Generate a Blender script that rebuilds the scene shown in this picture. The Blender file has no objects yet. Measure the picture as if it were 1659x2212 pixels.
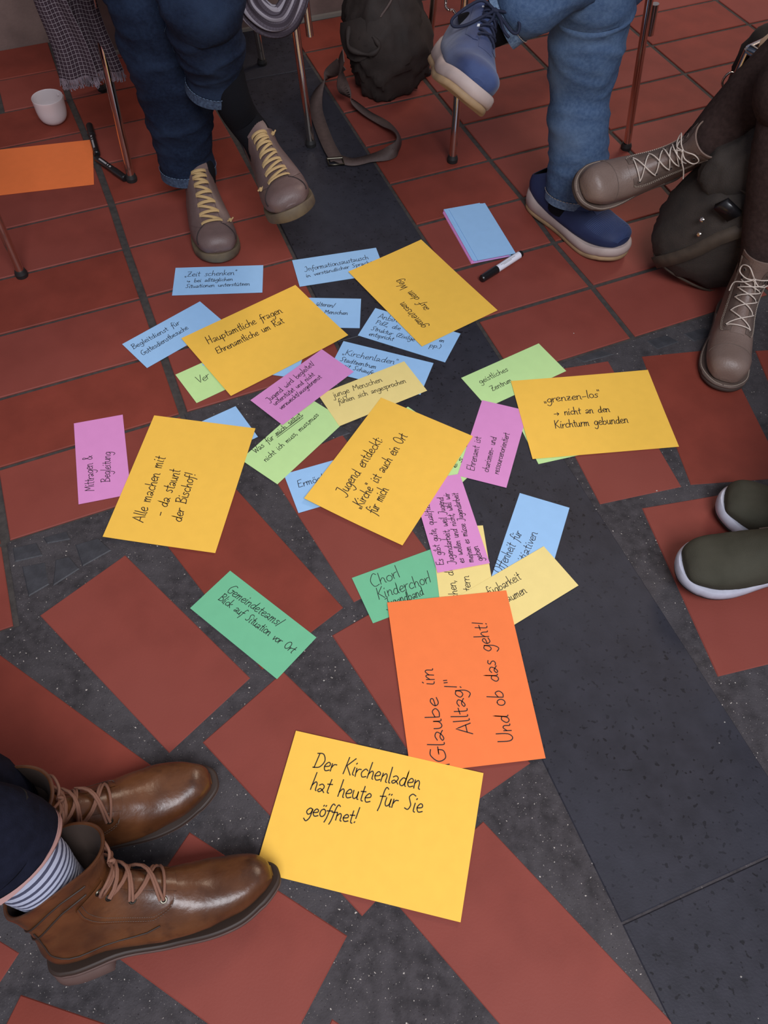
import bpy, bmesh, math, random
from mathutils import Vector as V, Matrix, noise
random.seed(7)
C = bpy.context.scene.collection
scn = bpy.context.scene

# ------------------------------------------------------------------ camera
FOC, PIT, ROLL, CH = 1746.69, 0.9669526, 0.0201766, 1.2442343
cp, sp = math.cos(PIT), math.sin(PIT)
fwd = V((0, cp, -sp)); rt0 = V((1, 0, 0)); up0 = rt0.cross(fwd)
cr, sr = math.cos(ROLL), math.sin(ROLL)
RT = rt0*cr + up0*sr; UP = -rt0*sr + up0*cr
cd = bpy.data.cameras.new('camera'); cam = bpy.data.objects.new('camera', cd); C.objects.link(cam)
cam.matrix_world = Matrix(((RT.x, UP.x, -fwd.x, 0), (RT.y, UP.y, -fwd.y, 0), (RT.z, UP.z, -fwd.z, CH), (0, 0, 0, 1)))
cd.sensor_fit = 'VERTICAL'; cd.sensor_height = 24.0; cd.lens = FOC/2212*24.0; cd.clip_start = 0.02
scn.camera = cam

# ------------------------------------------------------------------ light
w = bpy.data.worlds.new('world'); scn.world = w; w.use_nodes = True
bg = w.node_tree.nodes['Background']; bg.inputs[0].default_value = (0.62, 0.60, 0.70, 1); bg.inputs[1].default_value = 0.36
def area(name, loc, target, size, power, col):
    l = bpy.data.lights.new(name, 'AREA'); l.energy = power; l.color = col; l.shape = 'RECTANGLE'; l.size, l.size_y = size
    o = bpy.data.objects.new(name, l); C.objects.link(o); o.location = loc
    o.rotation_euler = (V(target)-V(loc)).to_track_quat('-Z', 'Y').to_euler(); return o
area('window_light', (0.7, -1.5, 3.3), (0.1, 0.7, 0), (2.0, 1.4), 128, (0.90, 0.93, 1.0))
area('warm_light', (2.3, 4.2, 3.4), (0.5, 2.2, 0), (1.2, 1.2), 52, (1.0, 0.80, 0.62))
scn.view_settings.view_transform = 'Standard'; scn.view_settings.look = 'None'
scn.view_settings.gamma = 1; scn.view_settings.exposure = 0.20; scn.view_settings.use_curve_mapping = False

# ------------------------------------------------------------------ helpers
def W(px, py, z=0.0):
    """survey: where the sight line of photo pixel (px,py) meets the level z"""
    d = RT*((px-829.5)/FOC) + UP*(-(py-1106)/FOC) + fwd
    t = (z-CH)/d.z
    return V((d.x*t, d.y*t, z))
def pxm(p):
    return FOC/((p-V((0, 0, CH))).dot(fwd))
def at_dist(px, py, A, dist, near=True):
    """point on the sight line at a given distance from A"""
    best = None
    zs = [i*0.002 for i in range(0, 380)]
    c = [(abs((W(px, py, z)-A).length-dist), z) for z in zs]
    loc = [c[i] for i in range(1, len(c)-1) if c[i][0] <= c[i-1][0] and c[i][0] <= c[i+1][0]]
    loc.sort(key=lambda t: t[1]); 
    if not loc: return W(px, py, min(c)[1])
    return W(px, py, (loc[-1] if near else loc[0])[1])

def mesh(name, verts, faces, mats, parent=None, smooth=False, mi=None, kind=None, label=None, uv=None):
    me = bpy.data.meshes.new(name)
    me.from_pydata([tuple(v) for v in verts], [], faces)
    if not isinstance(mats, (list, tuple)): mats = [mats]
    for m in mats: me.materials.append(m)
    if mi: me.polygons.foreach_set('material_index', mi)
    if smooth: me.polygons.foreach_set('use_smooth', [True]*len(me.polygons))
    if uv:
        l = me.uv_layers.new(name='UVMap')
        for lp in me.loops: l.data[lp.index].uv = uv[lp.vertex_index]
    me.update()
    o = bpy.data.objects.new(name, me); C.objects.link(o)
    if parent: o.parent = parent
    if kind: o['kind'] = kind
    if label: o['label'] = label
    return o
def empty(name, loc):
    o = bpy.data.objects.new(name, None); C.objects.link(o); o.location = loc; o.empty_display_size = .05; return o
def tag(o, label, cat, group=None):
    o['label'] = label; o['category'] = cat
    if group: o['group'] = group
    return o
class G:
    """geometry collector"""
    def __init__(s): s.v = []; s.f = []; s.m = []; s.uv = []
    def add(s, v, f, m=0):
        b = len(s.v); s.v += [V(p) for p in v]; s.f += [tuple(i+b for i in q) for q in f]; s.m += [m]*len(f)
    def box(s, lo, hi, M=None, m=0):
        v = [V((x, y, z)) for z in (lo[2], hi[2]) for y in (lo[1], hi[1]) for x in (lo[0], hi[0])]
        if M: v = [M @ p for p in v]
        s.add(v, [(0, 2, 3, 1), (4, 5, 7, 6), (0, 1, 5, 4), (2, 6, 7, 3), (0, 4, 6, 2), (1, 3, 7, 5)], m)
    def grid(s, P, close=False, m=0):
        n = len(P); k = len(P[0]); v = [p for r in P for p in r]; f = []
        for i in range(n-1):
            for j in range(k if close else k-1):
                a, b = i*k+j, i*k+(j+1) % k; f.append((a, b, b+k, a+k))
        s.add(v, f, m)
    def fan(s, ring, c=None, m=0, flip=False):
        c = c or sum(ring, V())/len(ring); n = len(ring)
        f = [((i+1) % n, i, n) if flip else (i, (i+1) % n, n) for i in range(n)]
        s.add(list(ring)+[c], f, m)
    def tube(s, pts, r, n=6, m=0, cap=True, flat=1.0, nrm=None):
        pts = [V(p) for p in pts]
        rr = r if isinstance(r, (list, tuple)) else [r]*len(pts)
        prev = V(nrm) if nrm else None; rings = []
        for i, p in enumerate(pts):
            t = (pts[min(i+1, len(pts)-1)]-pts[max(i-1, 0)])
            if t.length < 1e-9: t = V((0, 0, 1))
            t.normalize()
            if prev is None: prev = V((0, 0, 1)) if abs(t.z) < .9 else V((1, 0, 0))
            a = prev-t*prev.dot(t)
            if a.length < 1e-6: a = t.orthogonal()
            a.normalize(); b = t.cross(a); prev = a if not nrm else V(nrm)
            rings.append([p+(a*math.cos(q)*flat+b*math.sin(q))*rr[i] for q in [2*math.pi*j/n for j in range(n)]])
        s.grid(rings, True, m)
        if cap: s.fan(rings[0], m=m, flip=False); s.fan(rings[-1], m=m, flip=True)
        return rings
    def build(s, name, mats, parent=None, smooth=True, **k):
        return mesh(name, s.v, s.f, mats, parent, smooth, s.m if max(s.m or [0]) else None, **k)
def cat(pts, n=6, closed=False):
    """catmull-rom; repeated point = corner; works on tuples/vectors of any size"""
    P = [list(p) for p in pts]; out = []
    for i in range(len(P)-1):
        p0 = P[max(i-1, 0)]; p1 = P[i]; p2 = P[i+1]; p3 = P[min(i+2, len(P)-1)]
        if p1 == p2: continue
        for k in range(n):
            t = k/n
            out.append([.5*((2*b)+(-a+c)*t+(2*a-5*b+4*c-d)*t*t+(-a+3*b-3*c+d)*t**3) for a, b, c, d in zip(p0, p1, p2, p3)])
    out.append(P[-1]); return out
def lerp(a, b, t): return a+(b-a)*t
def sstep(a, b, x):
    t = min(1, max(0, (x-a)/(b-a))); return t*t*(3-2*t)

# ------------------------------------------------------------------ materials
def mat(name, col, rough=.6, metal=0.0, var=0.0, vs=20.0, bump=0.0, bs=200.0, spec=.5, col2=None, coat=0, det=4.0, coord='Object', sheen=0):
    m = bpy.data.materials.new(name); m.use_nodes = True; nt = m.node_tree; N = nt.nodes; L = nt.links
    b = N['Principled BSDF']; b.inputs['Roughness'].default_value = rough; b.inputs['Metallic'].default_value = metal
    b.inputs['Base Color'].default_value = (*col, 1); b.inputs['Specular IOR Level'].default_value = spec
    b.inputs['Coat Weight'].default_value = coat; b.inputs['Coat Roughness'].default_value = .25
    b.inputs['Sheen Weight'].default_value = sheen
    tc = N.new('ShaderNodeTexCoord')
    if var or col2:
        n = N.new('ShaderNodeTexNoise'); n.inputs['Scale'].default_value = vs; n.inputs['Detail'].default_value = det
        L.new(tc.outputs[coord], n.inputs['Vector'])
        r = N.new('ShaderNodeValToRGB'); L.new(n.outputs['Fac'], r.inputs['Fac'])
        c2 = col2 or tuple(min(1, c*(1+var)) for c in col); c1 = col if col2 else tuple(c*(1-var) for c in col)
        r.color_ramp.elements[0].position = .32; r.color_ramp.elements[1].position = .68
        r.color_ramp.elements[0].color = (*c1, 1); r.color_ramp.elements[1].color = (*c2, 1)
        L.new(r.outputs['Color'], b.inputs['Base Color'])
    if bump:
        n = N.new('ShaderNodeTexNoise'); n.inputs['Scale'].default_value = bs; n.inputs['Detail'].default_value = 5
        L.new(tc.outputs[coord], n.inputs['Vector'])
        bp = N.new('ShaderNodeBump'); bp.inputs['Strength'].default_value = bump; bp.inputs['Distance'].default_value = .002
        L.new(n.outputs['Fac'], bp.inputs['Height']); L.new(bp.outputs['Normal'], b.inputs['Normal'])
    return m
def node_mix(nt, fac, a, b):
    x = nt.nodes.new('ShaderNodeMix'); x.data_type = 'RGBA'; nt.links.new(fac, x.inputs['Factor'])
    for s, v in (('A', a), ('B', b)):
        sock = [i for i in x.inputs if i.name == s and i.type == 'RGBA'][0]
        if isinstance(v, tuple): sock.default_value = (*v, 1)
        else: nt.links.new(v, sock)
    return [o for o in x.outputs if o.type == 'RGBA'][0]
def noise_fac(nt, scale, lo, hi, kind='noise', vec=None, det=3):
    N = nt.nodes; L = nt.links
    tc = N.new('ShaderNodeTexCoord')
    if kind == 'noise':
        n = N.new('ShaderNodeTexNoise'); n.inputs['Detail'].default_value = det; out = n.outputs['Fac']
    else:
        n = N.new('ShaderNodeTexVoronoi'); out = n.outputs['Distance']
    n.inputs['Scale'].default_value = scale; L.new(tc.outputs['Object'], n.inputs['Vector'])
    mr = N.new('ShaderNodeMapRange'); mr.inputs['From Min'].default_value = lo; mr.inputs['From Max'].default_value = hi
    L.new(out, mr.inputs['Value']); return mr.outputs['Result']
def layer(m, fac, col):
    nt = m.node_tree; b = nt.nodes['Principled BSDF']; s = b.inputs['Base Color']
    src = s.links[0].from_socket if s.links else tuple(s.default_value)[:3]
    nt.links.new(node_mix(nt, fac, src, col), s)
def S8(r, g, b):
    f = lambda c: ((c/255+.055)/1.055)**2.4 if c > 10 else c/255/12.92
    return (f(r), f(g), f(b))

M_tile = mat('terracotta', (0.225, 0.048, 0.034), .58, var=.10, vs=14, bump=.10, bs=260, spec=.22)
layer(M_tile, noise_fac(M_tile.node_tree, 3.1, .35, .7), (0.245, 0.058, 0.043))
layer(M_tile, noise_fac(M_tile.node_tree, 90, .06, .03, 'vor'), (0.19, 0.05, 0.04))
M_tile2 = mat('terracotta_deep', (0.215, 0.042, 0.027), .58, var=.12, vs=11, bump=.10, bs=260, spec=.22)
M_cem = mat('cement', (0.050, 0.044, 0.047), .85, var=.35, vs=55, bump=.6, bs=330, det=8, spec=.2)
layer(M_cem, noise_fac(M_cem.node_tree, 7, .45, .75), (0.076, 0.068, 0.072))
layer(M_cem, noise_fac(M_cem.node_tree, 210, .725, .765, det=1), (0.50, 0.45, 0.40))
layer(M_cem, noise_fac(M_cem.node_tree, 430, .70, .75, det=1), (0.22, 0.195, 0.18))
layer(M_cem, noise_fac(M_cem.node_tree, 300, .30, .26, det=1), (0.022, 0.018, 0.02))
M_joint = mat('joint_mortar', (0.050, 0.042, 0.038), .9, var=.25, vs=80, bump=.4, bs=400)
M_slab = mat('basalt_slab', (0.026, 0.025, 0.033), .50, var=.18, vs=30, bump=.15, bs=260, spec=.25)
layer(M_slab, noise_fac(M_slab.node_tree, 105, .635, .67, det=1.5), (0.010, 0.009, 0.012))
layer(M_slab, noise_fac(M_slab.node_tree, 4, .4, .8), (0.036, 0.037, 0.049))
M_cob = mat('cobble_stone', (0.040, 0.040, 0.046), .55, var=.25, vs=40, bump=.3, bs=200)
M_wall = mat('sandstone', (0.16, 0.105, 0.090), .8, var=.22, vs=9, bump=.4, bs=120)
M_ink = mat('ink', (0.016, 0.012, 0.014), .55)
def paper(name, c): return mat(name, c, .62, var=.02, vs=40, bump=.05, bs=900, spec=.3)
P_yel = paper('paper_golden_yellow', (0.97, 0.57, 0.080))
P_org = paper('paper_orange', (0.95, 0.215, 0.058))
P_blu = paper('paper_light_blue', (0.34, 0.58, 0.88))
P_pin = paper('paper_pink', (0.74, 0.29, 0.60))
P_lgr = paper('paper_light_green', (0.56, 0.82, 0.34))
P_grn = paper('paper_green', (0.17, 0.52, 0.29))
P_pal = paper('paper_pale_yellow', (0.90, 0.72, 0.27))
M_chr = mat('chrome', (0.70, 0.62, 0.55), .14, metal=1.0)
M_rub = mat('black_rubber', (0.012, 0.011, 0.011), .6)
M_seat = mat('seat_plywood', (0.20, 0.10, 0.05), .5, var=.2, vs=15)
M_jd = mat('denim_dark', (0.007, 0.012, 0.028), .85, col2=(0.012, 0.021, 0.046), vs=160, bump=.5, bs=700, spec=.15)
layer(M_jd, noise_fac(M_jd.node_tree, 9, .50, .80), (0.024, 0.040, 0.078))
M_jl = mat('denim_light', (0.050, 0.088, 0.170), .85, col2=(0.080, 0.130, 0.225), vs=150, bump=.5, bs=700, spec=.15)
layer(M_jl, noise_fac(M_jl.node_tree, 8, .48, .80), (0.15, 0.22, 0.33))
M_hem = mat('denim_hem', (0.018, 0.030, 0.060), .85, col2=(0.050, 0.080, 0.135), vs=200, bump=.5, bs=500)
M_heml = mat('denim_hem_light', (0.075, 0.125, 0.215), .85, col2=(0.17, 0.25, 0.36), vs=200, bump=.5, bs=500)
M_nav = mat('navy_cloth', (0.008, 0.009, 0.018), .9, var=.2, vs=80, bump=.3, bs=600, spec=.1)
M_brc = mat('brown_knit', (0.042, 0.025, 0.022), .9, var=.2, vs=120, bump=.5, bs=700, spec=.1)
M_blk = mat('black_sock', (0.006, 0.006, 0.008), .9, bump=.3, bs=500, spec=.1)
M_skin = mat('skin', (0.45, 0.26, 0.18), .5)
M_thr = mat('thread', (0.55, 0.45, 0.36), .8)
M_sh1 = mat('taupe_leather', (0.105, 0.066, 0.060), .50, col2=(0.15, 0.096, 0.088), vs=18, bump=.25, bs=300)
M_so1 = mat('sole_brown', (0.075, 0.052, 0.035), .7, col2=(0.14, 0.10, 0.055), vs=30)
M_la1 = mat('lace_tan', (0.46, 0.31, 0.14), .85, bump=.4, bs=900)
M_sh2 = mat('blue_nubuck', (0.020, 0.033, 0.100), .75, col2=(0.040, 0.072, 0.19), vs=14, bump=.2, bs=500, sheen=.15)
M_me2 = mat('blue_mesh', (0.012, 0.022, 0.075), .7, bump=.2, bs=500)
M_so2 = mat('sole_cream', (0.42, 0.33, 0.30), .65, var=.08, vs=30)
M_ou2 = mat('outsole_tan', (0.34, 0.22, 0.115), .7, var=.2, vs=25)
M_la2 = mat('lace_navy', (0.006, 0.009, 0.03), .8)
M_whi = mat('white_reflector', (0.75, 0.78, 0.8), .4)
M_sh3 = mat('brown_grey_leather', (0.150, 0.098, 0.078), .45, col2=(0.21, 0.145, 0.118), vs=13, bump=.3, bs=260)
M_fl3 = mat('brown_grey_suede', (0.115, 0.078, 0.062), .7, var=.15, vs=40, bump=.3, bs=500)
M_so3 = mat('sole_dark_brown', (0.055, 0.036, 0.028), .7)
M_la3 = mat('lace_cream', (0.58, 0.49, 0.42), .8)
M_sh4 = mat('olive_suede', (0.038, 0.036, 0.025), .85, col2=(0.062, 0.058, 0.042), vs=12, bump=.3, bs=600, spec=.15)
M_so4 = mat('sole_white', (0.50, 0.50, 0.58), .55, var=.08, vs=60)
M_sh5 = mat('cognac_leather', (0.062, 0.021, 0.008), .33, col2=(0.140, 0.051, 0.018), vs=17, bump=.22, bs=150, coat=.10)
layer(M_sh5, noise_fac(M_sh5.node_tree, 30, .55, .75), (0.050, 0.018, 0.008))
M_li5 = mat('boot_lining', (0.035, 0.02, 0.014), .8)
M_so5 = mat('sole_brown_rubber', (0.105, 0.062, 0.052), .7, var=.1, vs=50)
M_we5 = mat('welt_dark', (0.035, 0.020, 0.014), .6)
M_la5 = mat('lace_brown', (0.21, 0.095, 0.060), .8, bump=.3, bs=900)
M_eye = mat('eyelet_metal', (0.10, 0.09, 0.07), .35, metal=1)
M_dark = mat('near_black', (0.004, 0.004, 0.004), .9)
M_bag = mat('brown_nylon', (0.026, 0.017, 0.014), .8, var=.2, vs=20, bump=.5, bs=60)
M_str = mat('brown_webbing', (0.085, 0.055, 0.048), .65, var=.12, vs=90, bump=.3, bs=700)
M_bag2 = mat('grey_brown_canvas', (0.034, 0.025, 0.020), .85, var=.25, vs=24, bump=.5, bs=500)
M_lea2 = mat('bag_leather', (0.055, 0.038, 0.026), .7, var=.2, vs=50)
M_cup = mat('white_porcelain', (0.66, 0.58, 0.58), .3)
M_pen = mat('black_plastic', (0.010, 0.009, 0.010), .3)
M_penw = mat('white_plastic', (0.78, 0.78, 0.86), .35)
M_lab = mat('pen_label_grey', (0.35, 0.33, 0.33), .4)
def uvmat(name, bodies):
    m = bpy.data.materials.new(name); m.use_nodes = True; nt = m.node_tree; N = nt.nodes; L = nt.links
    b = N['Principled BSDF']; b.inputs['Roughness'].default_value = .95; b.inputs['Specular IOR Level'].default_value = .1
    uv = N.new('ShaderNodeUVMap'); sep = N.new('ShaderNodeSeparateXYZ'); L.new(uv.outputs[0], sep.inputs[0])
    col = bodies[0]
    for axis, freq, lo, c in bodies[1:]:
        mu = N.new('ShaderNodeMath'); mu.operation = 'MULTIPLY'; mu.inputs[1].default_value = freq; L.new(sep.outputs[axis], mu.inputs[0])
        fr = N.new('ShaderNodeMath'); fr.operation = 'FRACT'; L.new(mu.outputs[0], fr.inputs[0])
        gt = N.new('ShaderNodeMath'); gt.operation = 'GREATER_THAN'; gt.inputs[1].default_value = lo; L.new(fr.outputs[0], gt.inputs[0])
        half = N.new('ShaderNodeMath'); half.operation = 'MULTIPLY'; half.inputs[1].default_value = .62 if axis < 2 and c[0] < .4 else .8
        L.new(gt.outputs[0], half.inputs[0]); col = node_mix(nt, half.outputs[0], col, c)
    L.new(col, b.inputs['Base Color']); return m
M_scarf = uvmat('plaid_wool', [(0.030, 0.016, 0.022), (0, 20.0, .62, (0.060, 0.042, 0.053)), (1, 70.0, .62, (0.060, 0.042, 0.053)),
                               (0, 10.0, .87, (0.36, 0.31, 0.33)), (1, 35.0, .84, (0.26, 0.22, 0.235))])
M_scarf2 = uvmat('plaid_wool_pale', [(0.10, 0.082, 0.10), (0, 18.0, .45, (0.022, 0.014, 0.018)), (1, 46.0, .82, (0.06, 0.045, 0.055)), (0, 9.0, .72, (0.40, 0.36, 0.40))])
M_fri = mat('wool_fringe', (0.16, 0.12, 0.14), .9, var=.5, vs=60)
M_strp = uvmat('striped_sock', [(0.42, 0.44, 0.55), (1, 24.0, .58, (0.012, 0.012, 0.045)), (1, 24.0, .58, (0.012, 0.012, 0.045))])

# ------------------------------------------------------------------ floor
floor = mesh('floor', [(-4, -3, -.02), (4.5, -3, -.02), (4.5, 6, -.02), (-4, 6, -.02), (-4, -3, -.0035), (4.5, -3, -.0035), (4.5, 6, -.0035), (-4, 6, -.0035)],
             [(0, 3, 2, 1), (4, 5, 6, 7), (0, 1, 5, 4), (1, 2, 6, 5), (2, 3, 7, 6), (3, 0, 4, 7)], M_joint)
floor['kind'] = 'structure'
def area2(P): return sum(P[i][0]*P[(i+1) % len(P)][1]-P[(i+1) % len(P)][0]*P[i][1] for i in range(len(P)))/2
def clip(P, a, b):
    """keep what lies left of the line a->b"""
    out = []; n = len(P)
    side = lambda p: (b[0]-a[0])*(p[1]-a[1])-(b[1]-a[1])*(p[0]-a[0])
    for i in range(n):
        p, q = P[i], P[(i+1) % n]; sp_, sq = side(p), side(q)
        if sp_ >= 0: out.append(p)
        if (sp_ >= 0) != (sq >= 0):
            t = sp_/(sp_-sq); out.append((lerp(p[0], q[0], t), lerp(p[1], q[1], t)))
    return out
def slab(name, P, m, z=0.0, bev=.0016, th=.012, wob=0.0, label=None):
    if len(P) < 3: return
    if area2(P) < 0: P = P[::-1]
    if area2(P) < .0006: return
    Q = [V((p[0], p[1])) for p in P]
    Q = [p for i, p in enumerate(Q) if (p-Q[i-1]).length > .004]
    if len(Q) < 3: return
    n = len(Q); ins = []
    for i in range(n):
        a = (Q[i]-Q[i-1]).normalized(); b = (Q[(i+1) % n]-Q[i]).normalized()
        na = V((-a.y, a.x)); nb = V((-b.y, b.x)); m_ = (na+nb)
        m_ = m_/max(.3, m_.length_squared)*2*bev if m_.length > 1e-6 else na*bev
        ins.append(Q[i]+m_)
    c = sum(Q, V((0, 0)))/n
    v = [V((p.x, p.y, -.0)) for p in ins]+[V((p.x, p.y, -bev)) for p in Q]+[V((p.x, p.y, -th)) for p in Q]
    v = [V((p.x-c.x, p.y-c.y, p.z)) for p in v]
    f = [tuple(range(n))]+[(n+i, n+(i+1) % n, (i+1) % n, i) for i in range(n)]+[(2*n+i, 2*n+(i+1) % n, n+(i+1) % n, n+i) for i in range(n)]
    o = mesh(name, v, f, m, floor, label=label); o.location = (c.x, c.y, z+random.uniform(-wob, 0)); return o
ang = math.radians(24.2); e1 = V((math.cos(ang), math.sin(ang))); e2 = V((-.385, .923))
# dark stone band: left and right edges
SL0, SL1 = (-.276-.3985*3, 1.705+.99*3), (.388+.3985*3, .056-.99*3)
SL0 = (-.276-1.185, 1.705+3.0); SL1 = (.388+.80, .056-2.03)
SR0 = (-.31-.80, 2.647+2.0); SR1 = (.552+1.0, .496-2.48)
def off(a, b, d):
    u = V((b[0]-a[0], b[1]-a[1])).normalized(); n = V((-u.y, u.x))*d
    return (a[0]+n.x, a[1]+n.y), (b[0]+n.x, b[1]+n.y)
J = .0066
wl0, wl1 = (-1.2-.9, 2.543-.38), (-1.054+.5, 2.604+.21)
wr0, wr1 = (-.875, 2.527), (-.046+.05, 2.88+.02)
def pw(*pp): return [tuple(W(x, y)[:2]) for x, y in pp]
def tile(P, z=0, m=None): slab('floor_tile', P, m or (M_tile if random.random() < .6 else M_tile2), z, wob=.0006)
pitch = .374
rowA = {0: (.266, 2.01), -1: (.338, 1.843), -2: (.402, 1.665), -3: (.474, 1.506), -4: (.544, 1.336)}
def RA(k): 
    if k in rowA: return V(rowA[k])
    return V(rowA[0])+e2*(k*.1815) if k > 0 else V(rowA[-4])-e2*((-4-k)*.18)
aR, bR = off(SR0, SR1, .004)     # right region lies left of the direction SR0->SR1
for k in range(-4, 14):
    for i in range(-4, 8):
        a = RA(k); b = RA(k+1)
        sh = 0 if k < 3 else -.0
        P = [a+e1*(i*pitch)+e1*J+e2*J, a+e1*((i+1)*pitch)-e1*J+e2*J, b+e1*((i+1)*pitch)-e1*J-e2*J*.6, b+e1*(i*pitch)+e1*J-e2*J*.6]
        P = clip([tuple(p) for p in P], aR, bR)
        if P and min(p[1] for p in P) > 2.75 and max(p[0] for p in P) < .03: continue
        tile(P)
rowL = {0: (-.70, 1.783), -1: (-.630, 1.612), -2: (-.556, 1.438), -3: (-.482, 1.262), -4: (-.410, 1.092), 1: (-.772, 1.95), 2: (-.845, 2.11), 3: (-.922, 2.272)}
def RL(k):
    if k in rowL: return V(rowL[k])
    return V(rowL[3])+e2*((k-3)*.18) if k > 3 else V(rowL[-4])-e2*((-4-k)*.178)
aL, bL = off(SL1, SL0, .004)
for k in range(-7, 5):
    for i in range(-6, 3):
        if i >= 0 and k < -4: continue
        if i == -1 and k < -5: continue
        if i <= -2 and k < -6: continue
        a = RL(k); b = RL(k+1)
        x0, x1 = i*pitch, (i+1)*pitch
        segs = [(x0, x1)]
        if k == 3 and i == -1: segs = [(x0, x0+.185), (x0+.185, x1)]
        for x0, x1 in segs:
            P = [a+e1*x0+e1*J+e2*J*.6, a+e1*x1-e1*J*1.6+e2*J*.6, b+e1*x1-e1*J*1.6-e2*J*.6, b+e1*x0+e1*J-e2*J*.6]
            P = clip([tuple(p) for p in P], aL, bL)
            lim = (wl0, wl1) if (i < 0) else (wr0, wr1)
            P = clip(P, lim[1], lim[0]) if len(P) > 2 else P
            tile(P)
# fan of large tiles set in cement
cem = slab('cement_bed', [(-1.6, -1.5), (3.2, -1.5), (3.2, 2.0), tuple(RA(-4)+e1*3.2), tuple(RA(-4)-e1*.40), (-.17, 1.19), tuple(RL(-4)+e1*.35), tuple(RL(-4)+e1*0.0),
                          tuple(RL(-5)), tuple(RL(-5)-e1*pitch), tuple(RL(-6)-e1*pitch), tuple(RL(-6)-e1*3)], M_cem, z=-.0016, bev=.0005, th=.006, label='dark speckled cement bed around the large tiles')
def rect3(A, B, Cp, w_=None):
    """rectangle from corner A, next corner B and a third point on the far side"""
    a, b, c = [V(W(*p)[:2]) for p in (A, B, Cp)]
    u = (b-a).normalized(); n = V((-u.y, u.x)); d = (c-a).dot(n)
    if w_: d = math.copysign(w_, d)
    return [tuple(a), tuple(b), tuple(b+n*d), tuple(a+n*d)]
tile(pw((270, 1198), (541, 1464), (365, 1627), (85, 1329)))
def para(A, B, D):
    a, b, d = [V(W(*p)[:2]) for p in (A, B, D)]
    return [tuple(a), tuple(b), tuple(b+d-a), tuple(d)]
def ext(A, B, L):
    a, b = V(W(*A)[:2]), V(W(*B)[:2]); return a+(b-a).normalized()*L
def quad_w(*v): return [tuple(p) for p in v]
br, bl = V(W(742, 1312)[:2]), V(W(566, 1447)[:2]); 
tile(quad_w(bl, br, br+(V(W(514, 1059)[:2])-br).normalized()*.345, bl+(V(W(363, 1182)[:2])-bl).normalized()*.345))
tl, bl, tr = V(W(576, 1009)[:2]), V(W(764, 1301)[:2]), V(W(740, 938)[:2])
tile(quad_w(tl, bl, bl+(tr-tl)*1.0, tr))
tl = V(W(717, 1372)[:2]); bl = V(W(977, 1766)[:2]); br = V(W(1146, 1648)[:2]); tile(quad_w(tl, bl, br, tl+(br-bl)))
l_, t_, b_ = V(W(437, 1603)[:2]), V(W(612, 1450)[:2]), V(W(782, 1979)[:2]); tile(quad_w(l_, b_, b_+(t_-l_), t_))
a, b = V(W(409, 1797)[:2]), V(W(750, 2021)[:2]); c = V(W(650, 2212)[:2]); u = (b-a).normalized(); n = V((u.y, -u.x))
tile(quad_w(a, b, b+(c-b).normalized()*.178, a+(c-b).normalized()*.178))
b = V(W(333, 1657)[:2]); u = (V(W(0, 1414)[:2])-b).normalized(); n = V((u.y, -u.x)); n = n if n.y < 0 else -n
tile(quad_w(b, b+u*.35, b+u*.35+n*.175, b+n*.175))
a = V(W(44, 2148)[:2]); u = (V(W(231, 2212)[:2])-a).normalized(); n = (V(W(12, 2212)[:2])-a).normalized(); tile(quad_w(a, a+u*.34, a+u*.34+n*.175, a+n*.175))
a = V(W(42, 2058)[:2]); n = (V(W(0, 2122)[:2])-a).normalized(); u = V((-n.y, n.x)); u = u if u.x < 0 else -u
tile(quad_w(a, a+n*.17, a+n*.17+u*.33, a+u*.33))
a = V(W(717, 2200)[:2]); tile(quad_w(a, a+V((-.08, -.165)), a+V((.20, -.32)), a+V((.29, -.16))))
a = V(W(1044, 1773)[:2]); l_ = V(W(851, 1947)[:2]); u = (V(W(1457, 2212)[:2])-a).normalized(); u2 = (V(W(1078, 2212)[:2])-l_).normalized()
tile(quad_w(a, l_, l_+u2*.35, a+u*.35))
tr, br, bl = [V(W(*p)[:2]) for p in ((1314, 779), (1473, 1051), (1296, 1089))]; tile(quad_w(tr, br, bl, V(W(1148, 806)[:2])))
tile(pw((1386, 769), (1560, 752), (1700, 1032), (1492, 1047)))
tile(pw((1632, 757), (1900, 740), (2080, 1000), (1745, 1030)))
tile(pw((1387, 1097), (1564, 1067), (1752, 1412), (1551, 1461)))
tile(pw((1690, 1075), (1950, 1060), (2140, 1350), (1860, 1390)))
tile(pw((1700, 1500), (1980, 1450), (2200, 1800), (1860, 1880)))
for cx_, cy_, a_ in ((1.10, .55, 20), (1.24, .18, 8), (1.46, .48, 16), (1.0, -.08, 6), (1.42, -.2, 2), (1.62, .14, 10), (1.75, .85, 24), (-.95, .45, -28), (-1.15, .75, -20), (-.80, .02, -34), (-1.2, .15, -30), (-.55, -.32, -38), (-.1, -.55, -50), (.25, -.75, -60)):
    u_ = V((math.cos(math.radians(a_)), math.sin(math.radians(a_)))); v_ = V((-u_.y, u_.x)); c_ = V((cx_, cy_))
    if cx_ > 0: u_, v_ = v_, u_
    tile(quad_w(c_-u_*.17-v_*.085, c_+u_*.17-v_*.085, c_+u_*.17+v_*.085, c_-u_*.17+v_*.085))
tile(pw((-420, 1400), (-60, 1290), (-30, 1400), (-60, 1395)))
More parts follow.
